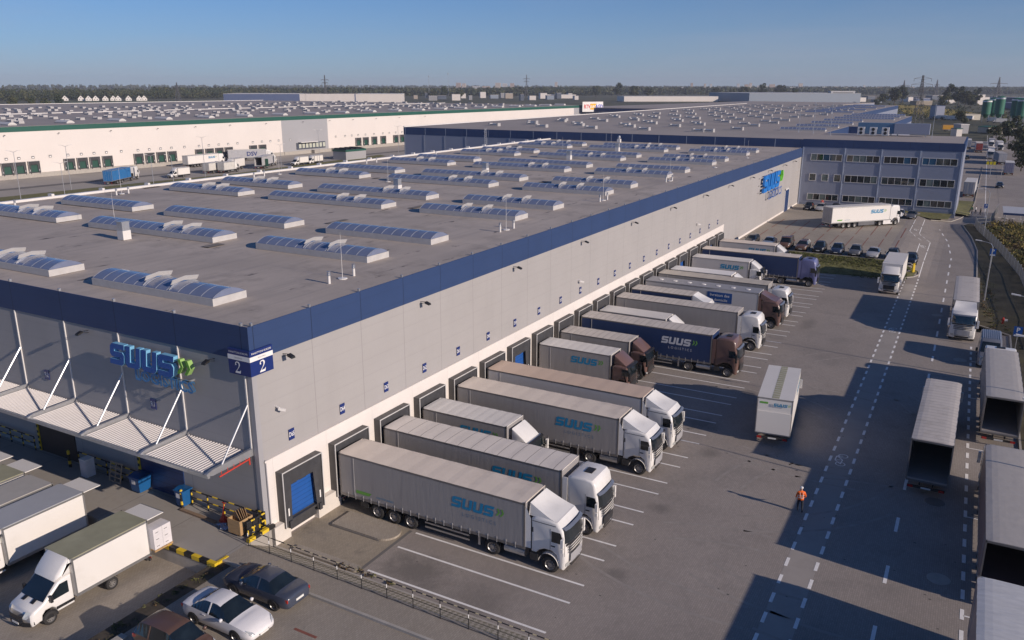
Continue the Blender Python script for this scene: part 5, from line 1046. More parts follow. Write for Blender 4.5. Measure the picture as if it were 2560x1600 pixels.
t = thing('corner_guard', 'black and yellow steel guard block at the building corner by the cardboard bin', 'barrier', (-.75, -.15, 1.3)); b = MB()
for j, z in enumerate((0, .45, .9)):
    striped(b, (-.7,0,z+.1), (.65,0,z+.1), .055, 5)
    striped(b, (.65,0,z+.1), (.65,.7,z+.1), .05, 3)
for x in (-.7, -.25, .2, .65): striped(b, (x,0,0), (x,0,1.1), .05, 4)
b.mat(0); b.box(-.68, .3, .02, .08, .15, 1.0); b.build('frame', [m_bp, m_yp], t)
b = MB()
for j in range(4): b.mat(j % 2); b.box(-1.05+j*.52, -1.05+(j+1)*.52, -.42, -.2, .0, .2)
b.build('kerb_beam', [m_yp, m_bp], t)
for i, (x, yy, lb) in enumerate(((-.75,10.95,'black and yellow bollard beside the left blue bin'), (-.85,6.15,'black and yellow bollard beside the right blue bin'), (-.75,17.6,'black and yellow bollard in deep shade beyond the white box'))):
    t = thing('bollard', lb, 'bollard', (x, yy, 1.3), 0, 'bollards by the front gates'); b = MB(); striped(b, (0,0,0), (0,0,1.2), .1, 5); b.mat(1); b.lathe([(1.2,.1), (1.25,.05), (1.26,.001)], n=8); b.build('post', [m_bp, m_yp], t)
m_bin = M('blue_bin_plastic', (.012,.10,.28), .4, var=.05)
for (x, yy, s, lb) in ((-.62,10.35,1.15,'large blue wheeled bin left of the first gate'), (-.55,6.35,.9,'narrower blue wheeled bin at the barrier end right of the gate')):
    t = thing('waste_bin', lb, 'waste bin', (x, yy, 1.3), 0, 'blue wheeled bins'); b = MB(); w = .42*s; b.add([(-w*.8,-w*.8,.1), (w*.8,-w*.8,.1), (w*.8,w*.8,.1), (-w*.8,w*.8,.1), (-w,-w,1.1), (w,-w,1.1), (w,w,1.1), (-w,w,1.1)], [(3,2,1,0),(4,5,6,7),(0,1,5,4),(1,2,6,5),(2,3,7,6),(3,0,4,7)]); b.build('body', m_bin, t)
    b = MB(); b.box(-w-.04, w+.04, -w-.04, w+.04, 1.1, 1.15); b.grid(lambda a, u: (-w+2*w*a, -w+2*w*u, 1.15+.1*sin(pi*a)), 6, 2); b.build('lid', m_bin, t); b = MB(); b.box(-w-.01, -w, -.15, .2, .65, .95); b.build('sticker', m_sw, t)
    for a in (-1, 1): b = MB(); b.lathe([(-.03,.01), (-.03,.09), (.03,.09), (.03,.01)], (.3*s, a*w*.8, .09), 'y', 10); b.build('wheel', m_black, t)
t = thing('white_cabinet', 'small white cabinet standing in the shade by the middle barrier', 'cabinet', (-.95, 15.3, 1.3)); b = MB(); b.box(-.32, .32, -.32, .32, .02, 1.25); b.box(-.3, .3, -.325, -.32, .1, .95); b.build('casing', M('cabinet_white', (.62,.64,.70), .4), t); b = MB(); b.box(-.34, .34, -.34, .34, 1.25, 1.3); b.build('top', m_sw, t)
t = thing('pallet', 'wooden pallet frame leaning upright against the middle barrier', 'pallet', (-.75, 12.85, 1.3)); b = MB()
for i in range(3): b.bar((0,-.55+i*.55,.02), (.3,-.55+i*.55,1.35), .07, .05)
for i in range(5): b.bar((.02+.07*i,-.6,.05+i*.31), (.02+.07*i,.6,.05+i*.31), .05, .08)
b.build('boards', M('pallet_wood', (.45,.36,.26), .8), t)
t = thing('cardboard_bin', 'open plywood bin full of folded cardboard beside the corner guard', 'crate', (-1.15, .75, 1.3)); b = MB(); z0, z1 = .15, 1.05; w = .5
for a in ((-w,-w+.04,-w,w), (w-.04,w,-w,w), (-w+.04,w-.04,-w,-w+.04), (-w+.04,w-.04,w-.04,w)): b.box(*a, z0, z1)
b.box(-w+.04, w-.04, -w+.04, w-.04, z0, z0+.05); b.build('bin_body', m_wood, t)
for i in range(5): b = MB(); b.bar((-.25+i*.12,-.38,.4), (-.1+i*.14,.38-.05*i,1.25+.06*(i % 3)), .03, .6); b.build('cardboard', m_card, t)
for a in (-.35, .35): b = MB(); b.lathe([(-.03,.01), (-.03,.08), (.03,.08), (.03,.01)], (a,-.3,.08), 'y', 8); b.lathe([(-.03,.01), (-.03,.08), (.03,.08), (.03,.01)], (a,.3,.08), 'y', 8); b.build('castor', m_black, t)
t = thing('pallet_jack', 'red hand pallet jack parked between the barrier and the cardboard bin', 'pallet jack', (-.9, 2.5, 1.3)); b = MB(); b.box(-.12, .42, -.25, .25, .08, .2); b.add([(-.1,-.2,.2), (.12,-.2,.2), (.05,0,.75), (-.1,.2,.2), (.12,.2,.2)], [(0,1,2), (3,2,4), (0,2,3), (1,4,2)]); b.build('body', m_red, t); b = MB(); b.tube((0,0,.5), (.12,-.05,1.3), .025); b.tube((.12,-.2,1.3), (.12,.1,1.3), .03); b.build('handle', m_red, t)
b = MB(); q = random.Random(3); b.grid(lambda a, u: (-1.5+.5*a+.15*sin(u*9), 1.2+1.3*u+.1*sin(a*7), 1.33+.09*abs(sin(a*11+u*17))+.05*q.random()), 8, 14); tag(b.build('plastic_sheet', M('clear_sheet', (.42,.45,.55), .25, coat=.3)), 'crumpled pale plastic sheet lying on the apron beside the cardboard bin', 'plastic sheet')
b = MB(); b.bar((-1.15,2.9,1.36), (-1.1,6.0,1.36), .22, .12); tag(b.build('timber_beam', M('old_timber', (.26,.18,.12), .85)), 'long timber beam lying at the foot of the corner barrier', 'timber')
t = thing('fire_pipe', 'red fire pipe hanging below the end beam of the canopy', 'pipe', (0, .42, 5.5)); b = MB(); b.tube((-.35,0,.25), (-2.6,-.05,.12), .045); b.tube((-.35,0,.35), (-.35,0,-.1), .05)
for i in range(5): b.tube((-.6-i*.45,0,.2), (-.6-i*.45,0,.42), .02)
b.build('pipe', M('fire_red', (.55,.05,.03), .4), t)
t = thing('safety_notice', 'narrow red and white pictogram strip on the wall between the first two docks', 'sign', (4.95, -.12, 2.9)); b = MB(); b.box(-.12, .12, -.02, 0, -.75, .75); b.mat(1); b.box(-.11, .11, -.025, -.02, .45, .73); b.mat(2)
for z in (-.55, -.25, .05): b.lathe([(-.03,.08), (-.032,.05)], (0,0,z+.05), 'y', 10)
b.build('panel', [m_sw, m_red, m_sb], t)
# manhole covers
for i, (x, yy) in enumerate(((25.8,-34.7), (16,-35.4), (60,-35.3), (77.7,-32.4))):
    b = MB(); b.lathe([(0,.62), (.016,.6), (.018,.45), (.014,.44), (.014,.001)], (0,0,.004), n=24); o = b.build('manhole_cover', [m_ydash if i == 0 else m_conc], None, loc=(x, yy, 0)); tag(o, ('dark round manhole cover behind the open trailer', 'pale round manhole cover near the bottom right corner', 'pale manhole cover in the shade of the dark van', 'faint manhole cover beside the parked white cab truck')[i], 'manhole cover')
# ================= street lamps, traffic signs, hydrants
def lamp(label, loc, h, arm, rz, group, dbl=False):
    t = thing('street_lamp', label, 'street lamp', loc, rz, group); b = MB(); b.tube((0,0,0), (0,0,h-.5 if not dbl else h), .09, 8, .05)
    for s in ((-1, 1) if dbl else (1,)): b.path([(0,0,h-.5), (0,s*.25,h-.12), (0,s*.6,h), (0,s*arm,h+.12)] if not dbl else [(0,0,h-.1), (0,s*arm,h+.25)], .04)
    b.build('pole', m_galv, t)
    for s in ((-1, 1) if dbl else (1,)): b = MB(); b.bar((0,s*arm,h+.14 if not dbl else h+.26), (0,s*(arm+.75),h+.22 if not dbl else h+.34), .2, .1); b.build('lamp_head', m_wtrim, t)
lamp('grey street lamp behind the parked white-cab truck, arm over the lane', (87.8,-37.3,.1), 7.6, 1.3, 0, 'street lamps along the verge')
lamp('street lamp beside the far P sign near the crossing', (140,-36.9,.3), 8.5, 1.2, 0, 'street lamps along the verge')
for x_, l_ in ((24.6,'by the kerb trailers, nearest of three on the verge'), (39.8,'by the kerb trailers, middle of three on the verge'), (54.4,'at the right edge beside the grey van, arm over the kerb')): lamp('grey street lamp '+l_, (x_,-40.7,.1), 8.2, 1.5, 0, 'street lamps along the verge')
for i, (x, yy, h, d) in enumerate(((102.4,174,11.4,1), (94.7,165,8,1), (82.9,163.8,11.6,1), (121.3,165.6,8,1), (128.2,165.9,7.7,0), (142.6,169.4,11.7,1), (172.4,167.4,7.9,1), (193.3,169.5,11.5,1), (239.1,169.1,11.1,1))):
    lamp('lamp post in the left yard grass strip, %s along the strip' % nth[i], (x, yy, 0), h, .8 if d else 1., R(60), 'lamp posts in the left yard', bool(d))
def psign(label, loc, h, s, rz):
    t = thing('parking_sign', label, 'traffic sign', loc, rz); b = MB(); b.tube((0,0,0), (0,0,h), .035, 6); b.build('pole', m_galv, t); b = MB(); b.box(-.05, -.03, -s/2, s/2, h-s, h); b.box(-.05, -.03, -s/2, s/2, h-s*1.35, h-s*1.04); b.build('panel', M('parking_blue', (.01,.09,.35), .4), t)
    v, f = text_poly('P', s*.85, .02); b = MB(); put(b, v, f, (-.056,0,h-s*.48), (0,-1,0), (0,0,1)); b.box(-.056, -.052, -s*.42, s*.42, h-s*1.3, h-s*1.1); b.build('lettering', m_sw, t)
psign('blue P parking sign on the verge beside the white-cab truck', (66,-40.2,.1), 2.6, .8, 0); psign('blue P parking sign under the street lamp arm on the verge', (110,-38,.2), 3.1, .8, 0); psign('small blue P sign by the pedestrian crossing', (166.5,-37.0,.5), 2.7, .8, 0)
t = thing('fire_hydrant', 'red and white fire hydrant on the dark verge', 'hydrant', (76.5,-39.2,.1)); b = MB(); b.lathe([(0,.14), (.05,.12), (.7,.12), (.85,.08), (.9,.02)], n=10); b.tube((0,-.25,.6), (0,.25,.6), .06); b.build('body', m_red, t); b = MB(); b.box(-.16, -.13, -.45, -.15, .5, .75); b.build('plate', m_sw, t)
for i, dyy in enumerate((0, .42)):
    t = thing('yellow_post', 'short yellow protective post at the grass island tip, %s one' % ('left', 'right')[1-i], 'post', (100.3+i*.5, -28.0-.1*i, gz(100,-28)+.1), 0, 'yellow posts on the island tip'); b = MB(); b.lathe([(0,.16), (1.0,.15), (1.05,.1), (1.25,.1), (1.3,.02)], n=10); b.build('post', m_yp, t)
t = thing('notice_board', 'yellow box signs on slim posts standing over the far road', 'sign', (262,-37.0,0)); b = MB(); b.tube((0,-1,0), (0,-1,4.5), .06); b.tube((0,-4,0), (0,-4,4.5), .06); b.build('posts', m_galv, t); b = MB(); [b.box(-.1, .1, -.9+.9*i-1.2, -.2+.9*i-1.2, 3.8, 4.7) for i in (0, 1, 2)]; b.build('panel', M('yellow_panel', (.8,.65,.02), .5), t)
# fence along the meadow
t = thing('mesh_fence', 'grey panel fence between the verge and the yellow meadow', 'fence'); F = [(66,-43.5), (80,-43.0), (92,-42.2), (105,-41.6), (115,-40.4), (124,-39.3), (134,-37.9), (147,-35.8), (152,-35.4), (155,-37.9), (176,-39.4)]
b = MB(); L = []
for (a, c), (e, g_) in zip(F, F[1:]):
    n = max(1, int(math.hypot(e-a, g_-c)/2.5))
    for i in range(n): L.append((a+(e-a)*i/n, c+(g_-c)*i/n))
L.append(F[-1]); m_fence = M('fence_slats', (.30,.29,.27), .7, var=.15, scale=2)
for i, (p0, p1) in enumerate(zip(L, L[1:])):
    if i < 33 or i % 2 == 0: b.quad((p0[0],p0[1],.3), (p1[0],p1[1],.3), (p1[0],p1[1],2.0), (p0[0],p0[1],2.0))
b = MB()
for p0, p1 in zip(L, L[1:]):
    k = 16
    for j in range(k): x = p0[0]+(p1[0]-p0[0])*j/k; yy = p0[1]+(p1[1]-p0[1])*j/k; b.box(x-.05, x+.05, yy-.012, yy+.012, .25, 2.05)
    for z in (.5, 1.2, 1.9): b.bar((p0[0],p0[1],z), (p1[0],p1[1],z), .03, .05)
b.build('panels', m_fence, t); boxes('post', [(x-.04, x+.04, yy-.04, yy+.04, .1, 2.2) for x, yy in L], m_wtrim, t)
# bicycle shelter at the right edge
t = thing('bicycle_shelter', 'bus-stop like bicycle shelter with striped corrugated roof at the right edge', 'shelter', (155.5,-43.5,.35)); b = MB()
for x in (.3, 10): [b.tube((x,a,0), (x,a,2.4), .07) for a in (.2, 3.2)]
b.build('posts', m_galv, t); b = MB()
for i in range(20): b.box(i*.55, i*.55+.3, -2, 3.6, 2.5, 2.62); b.mat(1); b.box(i*.55+.3, i*.55+.55, -2, 3.6, 2.46, 2.56); b.mat(0)
b.mat(1); b.box(-.1, .0, -2, 3.6, 2.25, 2.65); b.build('roof', [m_wtrim, M('roof_navy', (.03,.06,.16), .4)], t)
for i in range(3):
    t = thing('bicycle', 'dark bicycle parked under the shelter, %s from the front' % nth[i], 'bicycle', (157+i*1.3, -41.6, .36), R(70), 'bicycles in the shelter'); b = MB()
    for s in (-.5, .5): w_ = MB(); w_.path([(s+.33*cos(a), 0, .34+.33*sin(a)) for a in [2*pi*j/14 for j in range(15)]], .025, 5); w_.build('wheel', m_black, t)
    b.path([(-.5,0,.34), (-.15,0,.85), (.35,0,.85), (.5,0,.34)], .025, 5); b.path([(-.15,0,.85), (0,0,.34), (.35,0,.85)], .025, 5); b.tube((.33,-.25,1.0), (.33,.25,1.0), .02); b.box(-.25, -.05, -.06, .06, .95, 1.0); b.build('frame', m_dark, t)
# shed and small fittings in the left yard
t = thing('yard_shed', 'grey shed with green fascia and dark pitched roof at the left yard edge', 'shed', (209.5,171.2,0), R(-3)); b = MB(); b.box(0, 11, 0, 6.5, 0, 3.0); b.build('wall', m_ghall, t); b = MB(); b.box(-.1, 11.1, -.1, 6.6, 3.0, 3.7); b.build('fascia', m_green, t); b = MB()
for i in range(4): b.add([(.3+i*2.7,0,3.7), (2.7+i*2.7,0,3.7), (2.7+i*2.7,6.4,3.75), (.3+i*2.7,6.4,3.75), (.6+i*2.7,.3,4.3), (.6+i*2.7,6.2,4.3)], [(0,1,4), (1,2,5,4), (3,0,4,5), (2,3,5)])
b.build('roof', m_black, t)
t = thing('skip', 'green upright skip container in the left yard by the red-doored trailer', 'container', (171.5,172.6,0), R(20)); b = MB(); b.box(0, .5, 0, .9, .8, 3.2); b.box(.05, .1, .1, .2, 0, .8); b.box(.05, .1, .7, .8, 0, .8); b.build('panel', m_gdoor, t)
t = thing('panel_van', 'dark grey high-roof panel van with ribbed roof, parked facing the camera at the kerb', 'van', (63.9, -37.75, 0), pi)
pv_ = [(0,.35), (.0,2.3), (.15,2.55), (3.9,2.6), (4.4,2.45), (5.25,1.5), (6.0,1.15), (6.1,.8), (6.05,.35)][::-1]
b = MB(); pillow(b, pv_, 1.02, .16, lambda x, y, z: x-.25*max(0, x-5.2)*abs(y)**3, 4); b.xf(lambda v: (v[0], v[1]*(1-.1*max(0, v[2]-1.2)/1.4), v[2])); b.build('body', paint('van_grey_paint', (.17,.18,.21)), t, smooth=True, autosm=35)
b = MB(); [b.box(.3, 3.8, -.72+i*.18-.03, -.72+i*.18+.03, 2.58, 2.64) for i in range(9)]; b.build('roof_ribs', paint('van_light_paint', (.42,.43,.46)), t)
b = MB(); b.grid(lambda a, u: (5.22-.78*a+.02, (2*u-1)*(.86-.1*a), 1.56+.84*a+.02), 2, 5); b.build('windscreen', m_cglass, t)
for s in (-1, 1):
    b = MB(); b.add([(x, s*(1.03-.1*max(0, z-1.2)/1.4), z) for x, z in ((4.0,1.35), (4.0,2.05), (4.5,2.05), (5.0,1.45))], [(0,1,2,3)]); b.build('side_window', m_cglass, t)
    b = MB(); b.box(4.75, 4.88, s*1.18-.1, s*1.18+.1, 1.45, 1.8); b.build('mirror', m_black, t); b = MB(); b.box(5.9, 6.08, s*.72-.16, s*.72+.16, .85, 1.05); b.build('headlight', m_lamp, t)
    for x in (1.1, 5.0): wheel(t, x, s*.92, .36, .24)
# ================= trucks of the left yard and of the far road
semi('blue container truck driving along the left yard', (114.4,175.6,0), R(28), 'high', side=M('container_blue', (.03,.17,.42), .5, var=.08, scale=.5), roof=M('container_blue_top', (.06,.22,.48), .5, var=.06), kind='box', tbox=11.2, z1=4.0, side2=M('container_blue', (.03,.17,.42)))
semi('white lettered reefer truck crossing the left yard before the docks', (159.6,198.5,0), R(1.5), 'high', side=c_white, roof=r_white, kind='box', lg='w', tbox=13.6)
t = semi('grey trailer truck with dark three-letter logo pulling out of a white hall dock', (184.8,206,0), R(-35), 'slope', side=M('dsv_grey', (.38,.38,.40), .5), roof=r_white, kind='box'); b = MB(); v, f = text_poly('DSV', 2.1, .03); put(b, v, f, (8.4,-1.29,2.4), (1,0,0), (0,0,1)); b.build('lettering', m_sb, t)
semi('trailer with red inner walls and open doors seen from behind in the left yard', (167.8,173.2,0), R(28), 'slope', side=c_lgrey, roof=r_white, kind='box', rear='open', side2=m_red, tbox=12)
t = MB(); 
van('white box van alone in the left yard facing the camera', 141.2, 175.4, 0, group='box vans in the left yard', flap=False)
van('white box van on the left yard, left one of the pair by the shed', 189.5, 172.2, 0, group='box vans in the left yard', flap=False); van('white box van on the left yard, right one of the pair by the shed', 196.5, 171.8, 0, group='box vans in the left yard', flap=False)
rigid('small white box truck seen from behind in the left yard, left of two', (148.8,176.2,0), R(8), 5.2, side=M('offwhite_box', (.62,.60,.56)), z1=3.4, group='box trucks in the left yard', W=2.5); rigid('small white box truck seen from behind in the left yard, right of two', (152.2,173.3,0), R(8), 5.2, side=M('offwhite_box', (.62,.60,.56)), z1=3.5, group='box trucks in the left yard')
rigid('white box truck facing the camera beside the two rear-facing ones in the left yard', (167.5,180.5,0), pi+R(18), 6.5, side=c_white, z1=3.7, group='box trucks in the left yard')
FR = 'trucks parked along the far road'
rigid('white truck parked tail-first right behind the office corner', (203.8,-33.2,0), R(-2), 11.5, side=c_lgrey, roof=r_white, z1=3.9, group=FR)
rigid('mauve-grey box truck seen from behind, nearest at the far road kerb', (270.5,-43.1,0), 0, 9, side=M('mauve_box', (.30,.28,.36), .5), roof=r_white, z1=4.0, group=FR)
semi('blue-sided truck with pale lettered back on the far road', (311,-41.8,0), R(6), 'slope', side=M('teal_curtain', (.04,.12,.22), .5), roof=r_grey, group=FR, side2=c_lgrey, kind='box')
semi('pinkish trailer truck facing the camera on the far road', (352,-38.2,0), pi, 'slope', side=M('pink_curtain', (.36,.24,.22), .5), roof=r_beige, group=FR)
semi('white trailer with red rear doors on the far road', (371,-34,0), R(2), 'slope', side=c_lgrey, roof=r_beige, group=FR, side2=M('red_door', (.42,.04,.03), .5), kind='box')
semi('pale trailer farthest left on the far road, behind the navy roof corner', (392,-29.5,0), R(2), 'slope', side=c_lgrey, roof=r_white, group=FR, kind='box')
rigid('white lorry facing the camera beyond the pinkish trailer', (398,-41.2,0), pi+R(3), 11, side=c_lgrey, roof=r_white, z1=3.9, group=FR)
rigid('blue-grey truck farthest along the far road', (418,-38.5,0), pi, 11, side=M('blue_grey_box', (.2,.25,.33)), roof=r_grey, z1=3.9, group=FR)
rigid('white-cab truck with orange-yellow box behind the office roof', (560,-12.0,0), R(-75), 7.5, side=M('orange_box', (.65,.33,.04), .5), roof=M('orange_box', (.65,.33,.04), .5), z1=3.9)
# ================= people
m_skin = M('skin', (.50,.32,.24), .6); m_hiv = M('orange_hi_vis', (.95,.16,.015), .6, var=.08); m_refl = M('reflective_band', (.72,.70,.66), .4); m_trs = M('dark_trousers', (.02,.022,.035), .8); m_hair = M('dark_hair', (.03,.022,.018), .8)
def person(label, loc, rz, top, trs=m_trs, cap=m_sw, bands=True, step=.16, bag=False, group=None, h=1.78, redname='person'):
    t = thing(redname, label, 'person', loc, rz, group); k = h/1.78
    J = [((0,0,.95),.135), ((0,0,1.15),.125), ((-.0,0,1.38),.145), ((.01,0,1.5),.065), ((.02,0,1.56),.062), ((.03,0,1.68),.10),
         ((step*.3,.10,.86),.105), ((step*.75,.11,.5),.07), ((step*.4,.11,.1),.048), ((step*.4+.14,.115,.05),.04), ((-step*.3,-.10,.86),.105), ((-step*.6,-.11,.5),.07), ((-step*1.5,-.11,.12),.048), ((-step*1.5+.13,-.115,.06),.04),
         ((.0,.20,1.42),.07), ((-.02,.29,1.16),.052), ((.14,.27,.98),.042), ((.21,.26,.94),.035), ((.0,-.20,1.42),.07), ((-.03,-.29,1.16),.052), ((.13,-.27,.99),.042), ((.2,-.26,.95),.035)]
    E_ = [(0,1),(1,2),(2,3),(3,4),(4,5),(0,6),(6,7),(7,8),(8,9),(0,10),(10,11),(11,12),(12,13),(2,14),(14,15),(15,16),(16,17),(2,18),(18,19),(19,20),(20,21)]
    vs = [Vector(j[0])*k for j in J]; rs = [j[1]*k for j in J]
    # five short fingers on each hand
    for hb, s in ((17, 1), (21, -1)):
        for i in range(5):
            a = vs[hb]+Vector((.01,(i-2)*.018*s,-.02)); e = a+Vector((.055-.012*abs(i-2), (i-2)*.008*s, -.045)); 
            if i == 4: e = a+Vector((.03,-.04*s,-.01))
            vs += [a, e]; rs += [.012, .009]; E_ += [(hb, len(vs)-2), (len(vs)-2, len(vs)-1)]
    me = bpy.data.meshes.new('person_body'); me.from_pydata(vs, E_, []); o = mobj('body', me, t)
    md = o.modifiers.new('skin', 'SKIN'); me.skin_vertices[0].data[0].use_root = True
    for i, r_ in enumerate(rs): me.skin_vertices[0].data[i].radius = (r_*1.0, r_*(1.35 if i in (0, 1, 2) else 1.))
    o.modifiers.new('s', 'SUBSURF').levels = 1; dg = bpy.context.evaluated_depsgraph_get(); nm = bpy.data.meshes.new_from_object(o.evaluated_get(dg)); o.modifiers.clear(); o.data = nm
    for m in (top, trs, m_skin, m_black): nm.materials.append(m)
    for p in nm.polygons:
        c = p.center/k; p.use_smooth = True
        p.material_index = 3 if c.z < .1 else 1 if c.z < .92 and not (abs(c.y) > .2 and c.z > .8) else 2 if c.z > 1.53 or (c.z < 1.0 and abs(c.y) > .2) else 0
    b = MB(); b.lathe([(1.70*k,.108*k), (1.75*k,.10*k), (1.79*k,.06*k), (1.80*k,.001)], (.025*k,0,0), n=14); b.build('cap' if cap is m_sw else 'hair', cap, t)
    b = MB(); c = Vector((.03,0,1.66))*k
    for s in (-1, 1): b.box(c.x+.088*k, c.x+.1*k, c.y+s*.035-.01, c.y+s*.035+.01, c.z+.01, c.z+.025); 
    b.box(c.x+.09*k, c.x+.102*k, -.02, .02, c.z-.05, c.z-.04); b.build('face', m_hair, t)
    if bands:
        b = MB()
        for z in (1.05, 1.2): b.lathe([(z*k,.165*k), (z*k+.045,.168*k)], (0,0,0), n=16); b.xf(lambda v: (v[0]*.98, v[1]*1.28, v[2]), len(b.v)-32)
        for s in (-1, 1): b.bar((-.135*k,s*.09,1.1*k), (-.13*k,s*.09,1.45*k), .02, .05)
        b.build('reflective_bands', m_refl, t)
    return t
person('person in orange hi-vis jacket and dark trousers walking away across the yard', (20.0,-27.1,0), R(20), m_hiv, h=1.79)
person('person in red vest standing behind the silver car by the office', (158.5,-5.75,1.31), pi, M('red_vest', (.75,.06,.03), .6), h=1.75, cap=m_hair)
person('person in green jacket at the footpath corner beyond the office', (167.6,-34.5,.75), R(-60), M('green_jacket', (.10,.22,.09), .7), bands=False, cap=m_hair, group='people at the footpath corner'); person('person in white top between the two others at the footpath corner', (167.4,-35.2,.75), R(-90), M('white_top', (.7,.68,.66), .7), bands=False, cap=m_hair, group='people at the footpath corner'); person('person all in dark clothes at the footpath corner', (166.9,-36.1,.72), R(-90), M('dark_coat', (.02,.025,.04), .7), bands=False, cap=m_hair, group='people at the footpath corner')
# ================= vegetation
nprs = np.random.RandomState(5)
def leafcloud(name, centers, radii, n_per, size, mats, parent=None, sq=.8, up=0., kind=None, label=None):
    """many small leaf faces scattered through each clump"""
    V = []; Fm = []
    tot = 0
    cs = np.asarray(centers, float); rr = np.asarray(radii, float)
    for c, r_ in zip(cs, rr):
        n = n_per if isinstance(n_per, int) else n_per(r_)
        d = nprs.normal(size=(n, 3)); d /= np.linalg.norm(d, axis=1)[:, None]; rad = r_*(.55+.5*nprs.rand(n)**.6); p = c+d*rad[:, None]*np.array([1, 1, sq])
        a = nprs.normal(size=(n, 3)); a /= np.linalg.norm(a, axis=1)[:, None]; b_ = np.cross(a, d); b_ /= (np.linalg.norm(b_, axis=1)[:, None]+1e-6); s = size*(.6+.8*nprs.rand(n))[:, None]
        V.append(np.stack([p-a*s-b_*s*.6, p+a*s-b_*s*.6, p+a*s*.7+b_*s*.7, p-a*s*.7+b_*s*.7], 1).reshape(-1, 3)); Fm.append(np.full(n, nprs.randint(0, len(mats)))); tot += n
    V = np.concatenate(V); Fm = np.concatenate(Fm); me = bpy.data.meshes.new(name); me.vertices.add(len(V)); me.vertices.foreach_set('co', V.ravel().astype(np.float32)); me.loops.add(tot*4); me.loops.foreach_set('vertex_index', np.arange(tot*4, dtype=np.int32)); me.polygons.add(tot)
    me.polygons.foreach_set('loop_start', np.arange(0, tot*4, 4, dtype=np.int32)); me.polygons.foreach_set('loop_total', np.full(tot, 4, dtype=np.int32)); me.polygons.foreach_set('material_index', Fm.astype(np.int32))
    for m in mats: me.materials.append(m)
    me.update(); o = mobj(name, me, parent)
    if kind: o['kind'] = kind
    return o
lf = [M('foliage_dark', (.030,.045,.020), .8, var=.3, scale=.3), M('foliage_mid', (.050,.065,.026), .8, var=.3, scale=.3), M('foliage_olive', (.075,.078,.030), .8, var=.3, scale=.3)]
ly = [M('shrub_yellow', (.24,.185,.045), .85, var=.25), M('shrub_olive', (.11,.11,.03), .85, var=.3), M('shrub_dark', (.035,.04,.018), .85), M('shrub_brown', (.12,.08,.04), .85)]
# meadow shrubs behind the fence
C_ = []; R__ = []
for i in range(900):
    x = nprs.uniform(70, 160); yf = np.interp(x, [66,92,105,124,147,152,156], [-43.6,-42.4,-41.8,-39.5,-36.2,-35.9,-38.3]); yy = yf-.8-abs(nprs.normal())*9; C_.append((x, yy, .5+.3*nprs.rand())); R__.append(nprs.uniform(.35, 1.1))
leafcloud('meadow_shrubs', C_, R__, 60, .10, ly, kind='stuff')
C_ = [(nprs.uniform(66, 152), 0, .22) for i in range(700)]; C_ = [(x, np.interp(x, [66,72,75,90,124,152], [-40.5,-40.3,-37.3,-37,-36.6,-34])-abs(nprs.rand())*(np.interp(x, [66,75,92,124,152], [2.5,5,4.5,2.3,1.0])), .2) for x, _, _ in C_]
leafcloud('verge_weeds', C_, [.3]*len(C_), 14, .07, [lf[2], ly[1], ly[3]], kind='stuff', sq=.3)
C_ = [(nprs.uniform(94.8, 102.8), nprs.uniform(-27.5, -8), 0) for _ in range(1500)]; C_ = [(x, yy, gz(x, yy)+.13) for x, yy, _ in C_]; leafcloud('island_grass', C_, [.25]*len(C_), 10, .06, [M('lawn_green', (.11,.13,.035), .9, var=.2), lf[2], ly[1]], kind='stuff', sq=.25)
C_ = [(nprs.uniform(-14, -4.3), nprs.uniform(-1.2, -.2), .9) for _ in range(60)]; leafcloud('bed_plants', [(x, yy, 1.18) for x, yy, z in C_], [.14]*60, 16, .035, [lf[2], ly[1], ly[3]], kind='stuff', sq=.5)
C_ = [(nprs.uniform(.35, 3.7), nprs.choice([-.9, -6.2]) if 0 else nprs.uniform(-9, -5.2), .06) for _ in range(14)]; leafcloud('gap_weeds', [(.32+.3*nprs.rand(), yy, .08) for x, yy, z in C_], [.2]*14, 22, .05, [ly[3], ly[1]], kind='stuff', sq=.6)
# tree kinds: built once, copied
def tree_proto(h, w, seed, mats, col=False):
    q = np.random.RandomState(seed); t = thing('tree', '', 'tree', (0, 0, 0)); b = MB(); b.tube((0,0,0), (0,0,h*.5), .028*h, 7, .016*h)
    for i in range(6): a = q.rand()*6.28; z = h*(.28+.06*i); b.tube((0,0,z), (cos(a)*w*.3, sin(a)*w*.3, z+h*.16), .011*h, 5, .004*h)
    b.build('trunk', M('bark', (.09,.07,.055), .9), t); cs = []; rs = []
    for i in range(20 if not col else 12):
        a = q.rand()*6.28; f = q.rand(); z = h*(.3+.62*f); rr = w*.5*(1-abs(f-.4)*1.1)*(.35+.6*q.rand()) if not col else w*.25*q.rand(); cs.append((cos(a)*rr, sin(a)*rr, z)); rs.append(w*(.13+.12*q.rand()))
    leafcloud('crown', cs, rs, 55, .034*h, mats, t); return t
TP = [tree_proto(11, 9, 1, lf), tree_proto(13, 8, 2, [lf[0], lf[0], lf[1]]), tree_proto(9, 8, 3, [lf[1], lf[2]]), tree_proto(16, 7, 4, [lf[0], lf[1]], True)]
used = [0]*4
spots = []
def atpx(px, py, z=0.):
    d = fw+r2*((px-1280)/FPX)+u2*((800-py)/FPX); t = (z-CAM.z)/d.z; return CAM+d*t
